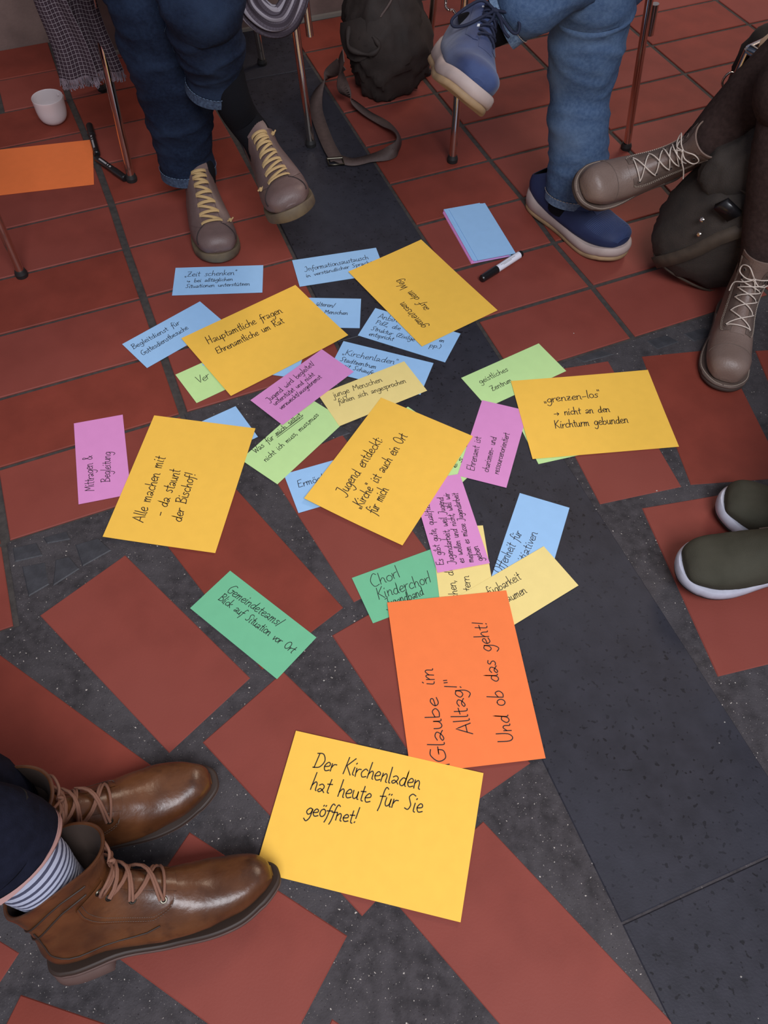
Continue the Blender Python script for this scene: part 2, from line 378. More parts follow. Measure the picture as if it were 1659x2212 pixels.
for s in ([(160, 1175), (213, 1160), (243, 1188), (177, 1225)], [(118, 1207), (150, 1200), (174, 1228), (112, 1268)], [(25, 1182), (80, 1170), (95, 1200), (30, 1215)],
          [(45, 1222), (100, 1212), (108, 1262), (60, 1290)], [(90, 1160), (145, 1145), (155, 1165), (100, 1175)], [(560, 865), (600, 852), (615, 885), (575, 895)],
          [(600, 905), (640, 890), (660, 915), (630, 935)], [(1240, 772), (1300, 755), (1330, 765), (1262, 783)], [(1395, 735), (1440, 722), (1470, 738), (1420, 755)], [(1475, 720), (1520, 706), (1545, 722), (1500, 738)],
          [(700, 925), (735, 915), (760, 935), (725, 948)]):
    slab('cobble', pw(*s), M_cob, z=.0000, bev=.003, th=.01)
# dark stone band in slabs
def bandpt(left, t):   # t = distance measured down the band from y=1.7
    a, b = (SL0, SL1) if left else (SR0, SR1)
    a, b = V(a), V(b); u = (b-a).normalized(); return a+u*((1.705-a.y)/u.y)+u*t
jl, jr = V(W(1376, 1980)[:2]), V(W(1659, 1850)[:2])
def hitb(p, d, left):
    a, b = (V(SL0), V(SL1)) if left else (V(SR0), V(SR1)); u = b-a
    t = ((a.x-p.x)*u.y-(a.y-p.y)*u.x)/(d.x*u.y-d.y*u.x); return p+d*t
dJ = (jr-jl).normalized(); c0 = jl
cuts = []
along = (V(SL0)-V(SL1)).normalized()
for s_ in (-2.2, -1.1, 0, 1.22, 2.35, 3.5, 4.6):
    p = c0+along*s_; cuts.append((hitb(p, dJ, True), hitb(p, dJ, False)))
for (l0, r0), (l1, r1) in zip(cuts[:-1], cuts[1:]):
    g = along*.0025; s1 = dJ*.005
    g = along*.0016; P = [tuple(l0+g+s1), tuple(r0+g-s1), tuple(r1-g-s1), tuple(l1-g+s1)]
    P = clip(P, (wr1[0], wr1[1]), (wr0[0], wr0[1]))
    slab('stone_slab', P, M_slab, z=.0002, bev=.0015)
# bits of bright grit on the cement
gr = G()
for q in [(1237, 720), (1333, 806), (308, 1860), (1640, 2200), (1200, 1862), (1102, 1691), (1555, 1605), (1563, 1560), (1480, 1315), (560, 1790), (548, 1812), (1420, 1060), (1290, 1100), (1600, 2110), (1080, 1800), (655, 1600), (700, 1470)]:
    p = W(q[0]+random.uniform(-3, 3), q[1]); r = random.uniform(.0008, .0018)
    gr.add([p+V((r, 0, 0)), p+V((0, r, 0)), p+V((-r, 0, 0)), p+V((0, -r*.8, 0)), p+V((0, 0, r))], [(0, 1, 4), (1, 2, 4), (2, 3, 4), (3, 0, 4)])
gr.build('grit', mat('grit', (.6, .56, .5), .7), floor, smooth=False, kind='stuff')

# wall plinth at the back
wg = G()
def wallbox(p0, p1, depth, h):
    u = (V(p1)-V(p0)).normalized(); n = V((-u.y, u.x))
    q = [V(p0), V(p1), V(p1)+n*depth, V(p0)+n*depth]
    v = [V((p.x, p.y, z)) for z in (-.003, h) for p in q]
    wg.add(v, [(3, 2, 1, 0), (4, 5, 6, 7), (0, 1, 5, 4), (1, 2, 6, 5), (2, 3, 7, 6), (3, 0, 4, 7)])
wallbox(wl0, (V(wl0)+(V(wl1)-V(wl0)).normalized()*1.52), .8, 2.2)
wall = wg.build('wall_back', M_wall, smooth=False); wall['kind'] = 'structure'
wg = G(); wallbox(wr0, wr1, .55, 2.2); 
wb = wg.build('wall_back_pier', M_wall, wall, smooth=False)
wg = G(); wallbox(V(wr0)-V((-.004, .012)), V(wr1)-V((-.004, .012)), .012, .008); wg.build('baseboard_back', mat('joint_light', (.22, .19, .16), .8), wall, smooth=False)

# ------------------------------------------------------------------ handwriting
def circ(cx, cy, rx, ry, n=10, a0=90, sweep=360):
    return [(cx+rx*math.cos(math.radians(a0+sweep*i/n)), cy+ry*math.sin(math.radians(a0+sweep*i/n))) for i in range(n+1)]
D_ = lambda x, y: [(x, y), (x+.06, y+.12)]
GL = {
 'a': ([[(.1, .8), (.42, 1), (.72, .72), (.55, .25), (.25, 0), (.08, .2), (.35, .42), (.68, .2), (.85, .02)]], .95),
 'b': ([[(.12, 2), (.1, .9), (.1, .05), (.1, .05), (.5, .0), (.78, .4), (.55, .9), (.12, .65)]], .92),
 'c': ([[(.7, .85), (.4, 1), (.07, .5), (.3, .02), (.72, .15)]], .82),
 'd': ([[(.68, .85), (.35, .95), (.05, .4), (.3, 0), (.65, .3), (.78, 2), (.78, 2), (.70, .3), (.85, 0)]], .95),
 'e': ([[(.08, .45), (.6, .6), (.62, .9), (.35, 1), (.06, .5), (.3, 0), (.75, .15)]], .82),
 'f': ([[(.75, 1.85), (.5, 2), (.32, 1.5), (.25, 0), (.12, -.7)], [(0, .9), (.65, 1)]], .68),
 'g': ([[(.7, .85), (.35, 1), (.05, .5), (.3, .08), (.62, .3), (.7, .95), (.7, .95), (.7, -.3), (.38, -.9), (0, -.6)]], .88),
 'h': ([[(.12, 2), (.1, 0)], [(.1, .5), (.4, .95), (.62, .75), (.66, .1), (.78, 0)]], .88),
 'i': ([[(.12, 1), (.12, .15), (.3, 0)], D_(.17, 1.45)], .42),
 'j': ([[(.3, 1), (.3, -.4), (.1, -.85), (-.2, -.6)], D_(.32, 1.45)], .5),
 'k': ([[(.1, 2), (.1, 0)], [(.65, 1), (.15, .5), (.15, .5), (.7, 0)]], .8),
 'l': ([[(.15, 2), (.12, .2), (.28, 0)]], .38),
 'm': ([[(.05, 1), (.08, 0)], [(.08, .6), (.3, 1), (.44, .8), (.45, 0)], [(.45, .6), (.7, 1), (.86, .8), (.88, .1), (1.0, 0)]], 1.15),
 'n': ([[(.05, 1), (.08, 0)], [(.08, .6), (.38, 1), (.6, .75), (.62, .1), (.78, 0)]], .88),
 'o': ([circ(.38, .5, .33, .5)], .82),
 'p': ([[(.1, 1), (.08, -.9)], [(.1, .7), (.45, 1), (.75, .6), (.5, .05), (.1, .15)]], .9),
 'q': ([[(.7, .85), (.35, 1), (.05, .5), (.3, .05), (.65, .3), (.7, 1), (.7, 1), (.68, -.9)]], .88),
 'r': ([[(.05, 1), (.1, 0)], [(.1, .5), (.3, .9), (.6, .95)]], .62),
 's': ([[(.58, .9), (.3, 1), (.15, .75), (.42, .48), (.48, .18), (.25, 0), (0, .1)]], .68),
 't': ([[(.3, 1.7), (.27, .2), (.48, 0)], [(.02, 1.05), (.58, 1.12)]], .62),
 'u': ([[(.05, 1), (.08, .3), (.3, 0), (.58, .3), (.62, 1), (.62, 1), (.65, .1), (.8, 0)]], .88),
 'v': ([[(.05, 1), (.3, 0), (.3, 0), (.62, 1)]], .7),
 'w': ([[(.05, 1), (.12, .2), (.35, .05), (.52, .7), (.52, .7), (.65, .1), (.9, .2), (1.0, 1)]], 1.1),
 'z': ([[(.05, .95), (.62, .95), (.62, .95), (.08, .05), (.08, .05), (.68, .05)], [(.15, .5), (.55, .52)]], .78),
 'A': ([[(0, 0), (.5, 2), (.5, 2), (1.0, 0)], [(.2, .65), (.85, .65)]], 1.15),
 'B': ([[(.12, 2), (.1, 0)], [(.0, 1.9), (.6, 2), (.75, 1.5), (.2, 1.05), (.2, 1.05), (.8, .8), (.75, .15), (.0, .0)]], 1.0),
 'C': ([[(.95, 1.75), (.6, 2), (.1, 1.1), (.35, .1), (.95, .15)]], 1.05),
 'D': ([[(.25, 1.9), (.2, 0)], [(0, 1.9), (.7, 1.95), (1.15, 1.1), (.8, .2), (.05, 0)]], 1.3),
 'E': ([[(.85, 1.95), (.15, 1.9), (.15, 1.9), (.1, .03), (.1, .03), (.85, .08)], [(.12, 1.0), (.7, 1.05)]], .98),
 'G': ([[(.95, 1.9), (.5, 2), (.05, 1.1), (.3, .1), (.85, .2), (.95, .9), (.95, .9), (.6, .9)], [(.7, .9), (1.15, .9)]], 1.2),
 'H': ([[(.1, 2), (.1, 0)], [(.85, 2), (.85, 0)], [(.1, 1), (.85, 1.05)]], 1.15),
 'I': ([[(-.1, 1.85), (.25, 2), (.4, 1.2), (.3, .2), (0, -.1), (-.3, .1)], ], .75),
 'J': ([[(.15, 1.9), (.7, 2), (.7, 2), (.62, .2), (.3, -.5), (-.1, -.3)]], .9),
 'K': ([[(.15, 2), (.1, 0)], [(.95, 2), (.2, 1.0), (.2, 1.0), (.95, 0)]], 1.05),
 'M': ([[(0, 0), (.15, 1.9), (.15, 1.9), (.55, .7), (.55, .7), (1.0, 1.9), (1.0, 1.9), (1.1, 0)]], 1.3),
 'O': ([circ(.55, 1, .5, .95, 12)], 1.2),
 'P': ([[(.12, 2), (.1, 0)], [(0, 1.9), (.7, 1.95), (.8, 1.3), (.15, 1.0)]], .95),
 'R': ([[(.12, 2), (.1, 0)], [(0, 1.9), (.7, 1.95), (.75, 1.3), (.15, 1.05), (.15, 1.05), (.8, 0)]], .98),
 'S': ([[(.9, 1.85), (.5, 2), (.2, 1.6), (.4, 1.1), (.6, .6), (.4, .05), (0, .15)]], .95),
 'U': ([[(.08, 2), (.1, .5), (.45, 0), (.85, .5), (.9, 2)]], 1.1),
 'V': ([[(0, 2), (.45, 0), (.45, 0), (.95, 2)]], .95),
 'W': ([[(0, 2), (.3, 0), (.3, 0), (.6, 1.5), (.6, 1.5), (.9, 0), (.9, 0), (1.3, 2)]], 1.35),
 'Z': ([[(.0, 1.85), (.85, 1.9), (.85, 1.9), (.1, .05), (.1, .05), (.95, .1)], [(.2, 1.0), (.75, 1.05)]], 1.05),
 ',': ([[(.15, .15), (.0, -.35)]], .35), '.': ([[(.1, .0), (.18, .1)]], .35), '!': ([[(.35, 2), (.2, .55)], [(.12, 0), (.18, .1)]], .55),
 ':': ([[(.1, .2), (.16, .3)], [(.14, .9), (.2, 1.0)]], .4), '-': ([[(.05, .55), (.65, .6)]], .8), '/': ([[(0, -.2), (.4, 2)]], .6),
 '|': ([[(.1, .0), (.14, 2)]], .4), '"': ([[(.05, 2), (.08, 1.6)], [(.28, 2), (.3, 1.6)]], .45), '“': ([[(.05, .3), (.12, -.15)], [(.28, .3), (.32, -.15)]], .5),
 '(': ([[(.4, 2), (.1, 1), (.35, -.2)]], .45), ')': ([[(.1, 2), (.4, 1), (.1, -.2)]], .5), '>': ([[(0, .5), (.95, .5)], [(.65, .85), (1.0, .5), (1.0, .5), (.7, .1)]], 1.3),
 '<': ([[(.05, 1), (.05, .4), (.05, .4), (.8, .4)], [(.55, .8), (.85, .4), (.85, .4), (.5, .05)]], 1.1), '°': ([circ(.2, 1.8, .14, .2, 8)], .5),
 '&': ([[(.95, 0), (.3, 1.3), (.35, 1.85), (.65, 1.6), (.3, .9), (.05, .35), (.4, 0), (.95, .6)]], 1.1),
}
for u_, base in (('ä', 'a'), ('ö', 'o'), ('ü', 'u')):
    GL[u_] = (GL[base][0]+[D_(.2, 1.4), D_(.48, 1.42)], GL[base][1])
def ribbon(g, pts, wd):
    n = len(pts)
    if n < 2: return
    L, R = [], []
    for i, p in enumerate(pts):
        t = (pts[min(i+1, n-1)]-pts[max(i-1, 0)]); t.z = 0
        if t.length < 1e-9: t = V((1, 0, 0))
        t.normalize(); s = V((-t.y, t.x, 0))*wd*.5
        e = t*wd*.4*(-1 if i == 0 else 1 if i == n-1 else 0)
        L.append(p+s+e); R.append(p-s+e)
    g.grid([R, L])
def write(text, A, B, xh, pen, zf, parent, g=None):
    """write a line of text along the world segment A->B"""
    A, B = V(A), V(B); u = (B-A); Lw = u.length; u.normalize(); up = V((-u.y, u.x))
    adv = []; x = 0
    for ch in text:
        adv.append(x); x += .95 if ch == ' ' else GL[ch][1]
    sx = Lw/max(x, .1)
    for ch, x0 in zip(text, adv):
        if ch == ' ': continue
        jit = random.uniform(-.07, .07); sl = random.uniform(.05, .16); sc = random.uniform(.93, 1.07)
        for st in GL[ch][0]:
            pts = cat(st, 4)
            P = []
            for (gx, gy) in pts:
                gy = gy*sc+jit
                q = A+u*((x0+gx)*sx+gy*xh*sl)+up*(gy*xh)
                P.append(V((q.x, q.y, zf(q.x, q.y)+.00025)))
            ribbon(g, P, pen)

# ------------------------------------------------------------------ cards
CZ = {}
def card(name, corner, size, m, level, lines, label, group, curl=(0, 0, 0, 0), pen=.0011, extra=None, catname='card'):
    """corner: world a (origin), unit u along the long side, unit v along the short side"""
    a, u, v = corner; Lx, Ly = size
    z0 = .0005+level*.00075; th = .0004
    NX, NY = 10, 7
    def zl(s, t):
        b = (1-s)*(1-t)*curl[0]*max(0, 1-(s+t)*1.6)+s*(1-t)*curl[1]*max(0, 1-((1-s)+t)*1.6)+s*t*curl[2]*max(0, 1-((1-s)+(1-t))*1.6)+(1-s)*t*curl[3]*max(0, 1-(s+(1-t))*1.6)
        return z0+th+b
    def zf(x, y):
        d = V((x, y))-a; return zl(min(1, max(0, d.dot(u)/Lx)), min(1, max(0, d.dot(v)/Ly)))
    c = a+u*Lx/2+v*Ly/2
    top = [[V(((a+u*Lx*i/NX+v*Ly*j/NY).x-c.x, (a+u*Lx*i/NX+v*Ly*j/NY).y-c.y, zl(i/NX, j/NY)-z0)) for j in range(NY+1)] for i in range(NX+1)]
    bot = [[p-V((0, 0, th)) for p in r] for r in top]
    g = G(); g.grid(top if u.x*v.y-u.y*v.x < 0 else [r[::-1] for r in top]); g.grid(bot if u.x*v.y-u.y*v.x > 0 else [r[::-1] for r in bot])
    for ea, eb in ((top[0], bot[0]), (bot[-1], top[-1]), ([r[-1] for r in top], [r[-1] for r in bot]), ([r[0] for r in bot], [r[0] for r in top])): g.grid([ea, eb])
    o = g.build(name, m, smooth=False); o.location = (c.x, c.y, z0); tag(o, label, catname, group)
    def ink(gg):
        for p in gg.v: p -= V((c.x, c.y, z0))
        mesh('handwriting', gg.v, gg.f, M_ink, o)
    for ln in lines:
        gg = G(); t, A, B, xh = ln[:4]
        write(t, W(*A)[:2], W(*B)[:2], xh, ln[4] if len(ln) > 4 else pen, zf, o, gg); ink(gg)
    for st in (extra or []):
        gg = G(); ribbon(gg, [V((p[0], p[1], zf(p[0], p[1])+.00025)) for p in [W(*q) for q in st]], pen); ink(gg)
    return o
def fr(A, B, Cc):
    """frame from origin pixel A, pixel B on the long side, pixel Cc roughly on the other side"""
    a, b, c = [V(W(*p)[:2]) for p in (A, B, Cc)]; u = (b-a).normalized(); v = V((-u.y, u.x))
    if (c-a).dot(v) < 0: v = -v
    return a, u, v
def frc(P4):
    """least-squares-ish frame from four corners a,b,c,d (a->b long)"""
    a, b, c, d = [V(W(*p)[:2]) for p in P4]; u = ((b-a)+(c-d)).normalized(); v = V((-u.y, u.x))
    if (d-a).dot(v) < 0: v = -v
    cen = (a+b+c+d)/4; return cen, u, v
A4 = (.297, .210); DL = (.205, .0965)
def big(P4, m, lev, lines, label, curl=(0, 0, 0, 0), pen=.0017):
    cen, u, v = frc(P4); a = cen-u*A4[0]/2-v*A4[1]/2
    return card('paper_sheet', (a, u, v), A4, m, lev, lines, label, 'large A4 sheets in the middle of the floor', curl, pen, catname='paper sheet')
Y = 'golden yellow A4 sheet with handwriting, '
big([(638, 1582), (1041, 1672), (995, 1993), (555, 1882)], P_yel, 5, [("Der Kirchenladen", (675, 1660), (908, 1706), .0125), ("hat heute für Sie", (669, 1708), (912, 1759), .0125), ("geöffnet!", (660, 1760), (772, 1781), .0105)],
    'golden yellow sheet reading Der Kirchenladen hat heute, beside the brown boot toe')
big([(838, 1303), (884, 1666), (1181, 1644), (1092, 1281)], P_org, 4, [("“Glaube im", (968, 1662), (933, 1443), .0125), ('Alltag!"', (1020, 1587), (992, 1468), .0125), ("Und ob das geht!", (1109, 1604), (1048, 1343), .0125)],
    'orange sheet reading Und ob das geht, tucked under the nearest yellow sheet')
big([(823, 865), (1020, 943), (868, 1180), (660, 1081)][::-1][0:0] or [(660, 1081), (823, 865), (1020, 943), (868, 1180)], P_yel, 4, [("Jugend entdeckt:", (745, 1075), (828, 952), .0115), ('“Kirche" ist auch ein Ort', (779, 1103), (881, 945), .0110), ("für mich", (811, 1115), (840, 1060), .0115)],
    'golden yellow sheet reading Jugend entdeckt, in the centre of the cards', curl=(.004, 0, 0, .002))
big([(333, 899), (222, 1162), (467, 1197), (553, 928)], P_yel, 3, [("Alle machen mit", (310, 1131), (358, 990), .0115), ("- da staunt", (354, 1118), (391, 1018), .0115), ("der Bischof!", (391, 1130), (423, 1024), .0105)],
    'golden yellow sheet reading Alle machen mit, leftmost of the large sheets', curl=(0, .002, 0, 0))
big([(391, 732), (640, 619), (750, 728), (501, 858)], P_yel, 3, [("Hauptamtliche fragen", (451, 746), (612, 677), .0115), ("Ehrenamtliche um Rat", (471, 767), (616, 699), .0100)],
    'golden yellow sheet reading Hauptamtliche fragen, nearest the dark jeans wearer', curl=(0, 0, .004, 0))
big([(752, 588), (915, 752), (1073, 673), (908, 521)], P_yel, 3, [("gemeinsam", (921, 708), (871, 654), .0105), ("auf dem Weg", (928, 670), (864, 605), .0105)],
    'golden yellow sheet reading gemeinsam auf dem Weg, topmost of the large sheets', curl=(0, 0, 0, .003))
big([(1103, 825), (1402, 802), (1466, 966), (1146, 993)], P_yel, 2, [('“grenzen-los"', (1175, 872), (1299, 859), .0105), ("> nicht an den", (1197, 900), (1318, 891), .0095), ("Kirchturm gebunden", (1199, 927), (1358, 915), .0105)],
    'golden yellow sheet reading grenzen-los, rightmost of the large sheets', curl=(0, .002, 0, 0))
GB = 'light blue DL cards on the floor'; GP = 'pink DL cards on the floor'; GG = 'light green DL cards on the floor'; GE = 'green DL cards on the floor'; GY = 'pale yellow DL cards on the floor'
def small(P, m, lev, lines, label, group, four=True, extra=None, pen=.00125):
    if four: cen, u, v = frc(P); a = cen-u*DL[0]/2-v*DL[1]/2
    else: a, u, v = P
    return card('card', (a, u, v), DL, m, lev, lines, label, group, (0, 0, 0, 0), pen, extra)
small([(380, 578), (565, 573), (565, 633), (377, 640)], P_blu, 0, [('“Zeit schenken°', (399, 599), (512, 594), .0090), ("< bei alltäglichen", (404, 611), (503, 607), .0062), ("Situationen unterstützen", (401, 623), (540, 617), .0062)], 'light blue card reading Zeit schenken, at the toe of the planted taupe shoe', GB)
small(fr((631, 563), (804, 537), (650, 624)), P_blu, 0, [("Informationsaustausch", (661, 587), (797, 560), .0085), ("in verständlicher Sprache", (662, 600), (806, 569), .0062)], 'light blue card reading Informationsaustausch, lying across the dark stone band', GB, False)
small(fr((780, 646), (675, 644), (778, 711)), P_blu, 0, [("älteren/", (681, 661), (723, 665), .0070), ("Menschen", (701, 678), (751, 681), .0068)], 'light blue card reading Menschen, half under the Hauptamtliche sheet', GB, False)
small(fr((264, 744), (426, 655), (319, 799)), P_blu, 0, [("Begleitdienst für", (289, 755), (390, 700), .0075), ("Gottesdienstbesuche", (309, 769), (408, 710), .0075)], 'light blue card reading Begleitdienst, left of the Hauptamtliche sheet', GB, False)
small(fr((379, 810), (448, 779), (432, 873)), P_lgr, 0, [("Ver", (429, 829), (455, 817), .0110)], 'light green card reading Ver, under the lower left edge of the Hauptamtliche sheet', GG, False)
a_ = V(W(640, 818)[:2]); u_ = (V(W(596, 812)[:2])-a_).normalized(); v_ = V((-u_.y, u_.x)); v_ = v_ if v_.y > 0 else -v_
small((a_, u_, v_), P_blu, 1, [], 'light blue card almost hidden, a sliver between Hauptamtliche sheet and pink card', GB, False)
small([(543, 866), (693, 763), (759, 805), (617, 916)], P_pin, 4, [("Jugend wird begleitet/", (582, 872), (681, 789), .0072), ("unterstützt und nicht", (595, 879), (681, 813), .0062), ("verzweckt/ausgebremst", (608, 888), (696, 818), .0062)], 'pink card reading Jugend wird begleitet, below the Hauptamtliche sheet', GP)
small([(692, 857), (873, 783), (919, 846), (732, 918)], P_pal, 2, [("junge Menschen", (721, 861), (827, 825), .0080), ("fühlen sich angesprochen", (732, 875), (878, 828), .0072)], 'pale yellow card reading junge Menschen, above the Jugend entdeckt sheet', GY)
small(fr((742, 738), (918, 781), (713, 773)), P_blu, 1, [('“Kirchenladen"', (739, 767), (857, 789), .0085), ("Stadtzentrum", (734, 781), (812, 798), .0065), ("mit Schaufe", (739, 794), (807, 811), .0060)], 'light blue card reading Kirchenladen Stadtzentrum, under the junge Menschen card', GB, False)
small(fr((773, 725), (954, 781), (809, 664)), P_blu, 0, [("Anbin", (816, 688), (858, 697), .0085), ("PdZ, die", (811, 700), (864, 714), .0068), ("Struktur (Zivilge", (801, 713), (895, 738), .0066), ("en", (948, 738), (958, 741), .006), ("entspricht", (796, 725), (849, 737), .0066), ("pp.)", (927, 750), (952, 754), .0066)], 'light blue card reading Struktur and entspricht, under the gemeinsam sheet', GB, False)
small(fr((170, 1090), (160, 918), (269, 900)), P_pin, 0, [("Mittragen &", (204, 1060), (199, 984), .0095), ("Begleitung", (238, 1041), (239, 976), .0090)], 'pink card reading Mittragen, leftmost of the cards', GP, False)
small(fr((509, 878), (438, 910), (561, 945)), P_blu, 0, [], 'light blue blank looking card peeking out above the Alle machen mit sheet', GB, False)
small([(531, 998), (679, 871), (732, 905), (594, 1037)], P_lgr, 1, [("Was für mich selbst,", (553, 981), (655, 897), .0072), ("nicht ich muss, muss,muss", (575, 999), (690, 898), .0066)], 'light green card reading Was für mich selbst, with a double underline', GG, extra=[[(596, 943), (653, 901)], [(599, 946), (655, 904)]])
small(fr((613, 1025), (698, 1001), (648, 1111)), P_blu, 0, [("Ermögl", (645, 1054), (700, 1038), .0085)], 'light blue card reading Ermögl, under the left of the Jugend entdeckt sheet', GB, False)
small(fr((881, 879), (919, 905), (840, 960)), P_lgr, 0, [("s", (996, 1000), (1001, 990), .006), ("e", (985, 1012), (988, 1002), .006)], 'light green card mostly hidden under the Jugend entdeckt sheet', GG, False)
small(fr((988, 1028), (1039, 872), (1096, 1054)), P_pin, 1, [("Ehrenamt ist", (1024, 1019), (1039, 946), .0075), ("charismen- und", (1054, 1022), (1072, 946), .0068), ("ressourcenorientiert", (1076, 1026), (1100, 938), .0066)], 'pink card reading Ehrenamt ist, left of the grenzen-los sheet', GP, False)
small(fr((996, 817), (1160, 744), (1042, 885)), P_lgr, 0, [("geistliches", (1038, 830), (1099, 801), .0075), ("Zentrum", (1064, 846), (1107, 825), .0072)], 'light green card reading geistliches Zentrum, above the grenzen-los sheet', GG, False)
small(fr((1163, 1003), (1235, 987), (1128, 939)), P_lgr, 0, [], 'light green card showing only its edge below the grenzen-los sheet', GG, False)
small(fr((945, 1239), (910, 1119), (1057, 1220)), P_pin, 3, [("Es gibt gute, qualifizi", (959, 1222), (927, 1092), .0068), ("Jugendarbeit, weil Jugend", (982, 1220), (956, 1076), .0068), ("es wollen und nicht, weil wir", (1003, 1218), (969, 1067), .0062), ("meinen es müsse Jugendarbeit", (1023, 1216), (988, 1067), .0062), ("geben", (1043, 1213), (1031, 1181), .0068)],
      'pink card densely written with Es gibt gute, right below the Jugend entdeckt sheet', GP, False)
small(fr((1043, 1136), (1061, 1246), (960, 1150)), P_pal, 1, [("chen, di", (991, 1294), (977, 1230), .0080), ("tern", (1018, 1278), (1012, 1244), .0080)], 'pale yellow card reading tern, between the densely written pink card and the orange sheet', GY, False)
small([(1059, 1248), (1119, 1073), (1229, 1105), (1178, 1282)], P_blu, 0, [("Offenheit für", (1083, 1241), (1128, 1152), .0095), ("Initiativen", (1124, 1235), (1162, 1152), .0085)], 'light blue card reading heit für, alone on the dark stone band', GB)
small(fr((1249, 1266), (1112, 1350), (1177, 1183)), P_pal, 2, [("fügbarkeit", (1057, 1290), (1127, 1252), .0090), ("äumen", (1098, 1302), (1139, 1281), .0085)], 'pale yellow card reading fügbarkeit, sticking out right of the orange sheet', GY, False)
small([(760, 1249), (927, 1188), (953, 1288), (806, 1344)][0:0] or fr((760, 1249), (925, 1189), (806, 1344)), P_grn, 0, [("Chor|", (804, 1271), (868, 1245), .0120), ("Kinderchor|", (818, 1296), (934, 1257), .0115), ("Jugendband", (835, 1314), (917, 1285), .0090)], 'green card reading Kinderchor, at the upper left corner of the orange sheet', GE, False)
small([(498, 1235), (681, 1379), (599, 1464), (412, 1314)], P_grn, 0, [("Gemeindeteams/", (489, 1278), (603, 1355), .0088), ("Blick auf Situation vor Ort", (471, 1296), (631, 1412), .0078)], 'green card reading Gemeindeteams, alone on the big tiles', GE)
# orange sheet at the left edge
a, b, c = V(W(200, 302)[:2]), V(W(203, 395)[:2]), V(W(0, 320)[:2]); v = (b-a).normalized(); u = V((-v.y, v.x)); u = u if u.x < 0 else -u
card('paper_sheet', (a, u, v), A4, P_org, 0, [], 'blank bright orange sheet cut by the left edge, near the white cup', None, catname='paper sheet')
# stack of spare cards
def stack():
    A, B, Cc = W(960, 458), W(1041, 443), W(1023, 570)
    u = (Cc-A).to_2d().normalized(); v = V((-u.y, u.x)); v = v if v.x > 0 else -v
    n = 16
    for k in range(n):
        pink = k < 9 and k not in (2, 5)
        top = k == n-1
        off_ = V((0, 0)) + u*random.uniform(-.003, .004)+v*random.uniform(-.003, .003)
        if k >= n-3: off_ = v*.010+u*.004+ V((0, 0))
        if pink: off_ -= v*.003
        a = A.to_2d()+off_; g = G(); c = a+u*DL[0]/2+v*DL[1]/2
        M = Matrix(((u.x, v.x, 0, 0), (u.y, v.y, 0, 0), (0, 0, 1, 0), (0, 0, 0, 1))).to_3x3().to_4x4()
        g.box((-DL[0]/2, -DL[1]/2, 0), (DL[0]/2, DL[1]/2, .00042), M)
        o = g.build('card', P_pin if pink else P_blu, smooth=False); o.location = (c.x, c.y, .0004+k*.0005)
        if top: tag(o, 'blank light blue card lying topmost on the stack by the marker', 'card', 'spare cards in the stack')
        elif pink: tag(o, 'pink card inside the stack beside the marker, only its edge showing', 'card', 'pink cards inside the stack')
        else: tag(o, 'light blue card under the top one in the stack beside the marker', 'card', 'blue cards inside the stack')
stack()

# ------------------------------------------------------------------ pens, cup
def rev(g, A, B, prof, n=18, m=0):
    """surface of revolution from A to B; prof: (t, r, mat)"""
    A, B = V(A), V(B); ax = (B-A); L = ax.length; ax.normalize(); a = ax.orthogonal().normalized(); b = ax.cross(a)
    rings = [[A+ax*L*t+(a*math.cos(q)+b*math.sin(q))*max(r, 1e-5) for q in [2*math.pi*j/n for j in range(n)]] for t, r, _ in prof]
    for i in range(len(prof)-1): g.grid([rings[i], rings[i+1]], True, prof[i][2])
def marker(A, B, r, label, white):
    A, B = V(A), V(B); base = (A+B)/2
    root = empty('marker', (base.x, base.y, 0)); tag(root, label, 'pen', 'markers on the floor')
    o_ = V((base.x, base.y, 0)); A -= o_; B -= o_
    g = G(); rev(g, A, B, [(.36, 0, 0), (.36, r*.92, 0), (.93, r*.92, 0), (.93, r*.70, 0), (.935, 0, 0)]); g.build('barrel', M_penw if white else M_pen, root)
    g = G(); rev(g, A, B, [(0, 0, 0), (0.0, r*.75, 0), (.02, r*.95, 0), (.37, r*1.03, 0), (.38, r*.9, 0), (.38, 0, 0)]); g.build('cap', M_pen, root)
    g = G(); rev(g, A, B, [(.925, 0, 0), (.925, r*.8, 0), (.985, r*.86, 0), (1, r*.6, 0), (1, 0, 0)]); g.build('end_plug', M_pen, root)
    g = G(); ax = (B-A); L = ax.length; ax.normalize(); s = V((-ax.y, ax.x, 0)).normalized()
    if s.y > 0: s = -s
    for i, (t0, t1, ph) in enumerate([(.45, .80, .25), (.50, .70, .55)] if white else [(.45, .50, .3), (.54, .57, .3), (.60, .86, .3)]):
        for da in ([0] if white else [-.16, 0, .16]):
            pts = []
            for t in (t0, t1):
                q = A+ax*L*t; d = (s*math.sin(ph+da)+V((0, 0, 1))*math.cos(ph+da)); pts.append(q+d*r*.935)
            ribbon_w = .0012 if white else .0016
            e = ax.cross((s*math.sin(ph)+V((0, 0, 1))*math.cos(ph)))*ribbon_w*.5
            g.add([pts[0]+e, pts[1]+e, pts[1]-e, pts[0]-e], [(0, 1, 2, 3)])
    g.build('print', M_lab, root, smooth=False)
marker(W(1040, 603, .0095), W(1127, 547, .0095), .0092, 'white whiteboard marker with black cap beside the stack of blue cards', True)
marker(W(271, 386, .0098), W(209, 342, .0098), .0095, 'black felt marker with grey print at the foot of the chair leg', False)
marker(W(193, 270, .0098), W(210, 334, .0098), .0095, 'black felt marker beside the orange sheet, further from us of the two', False)
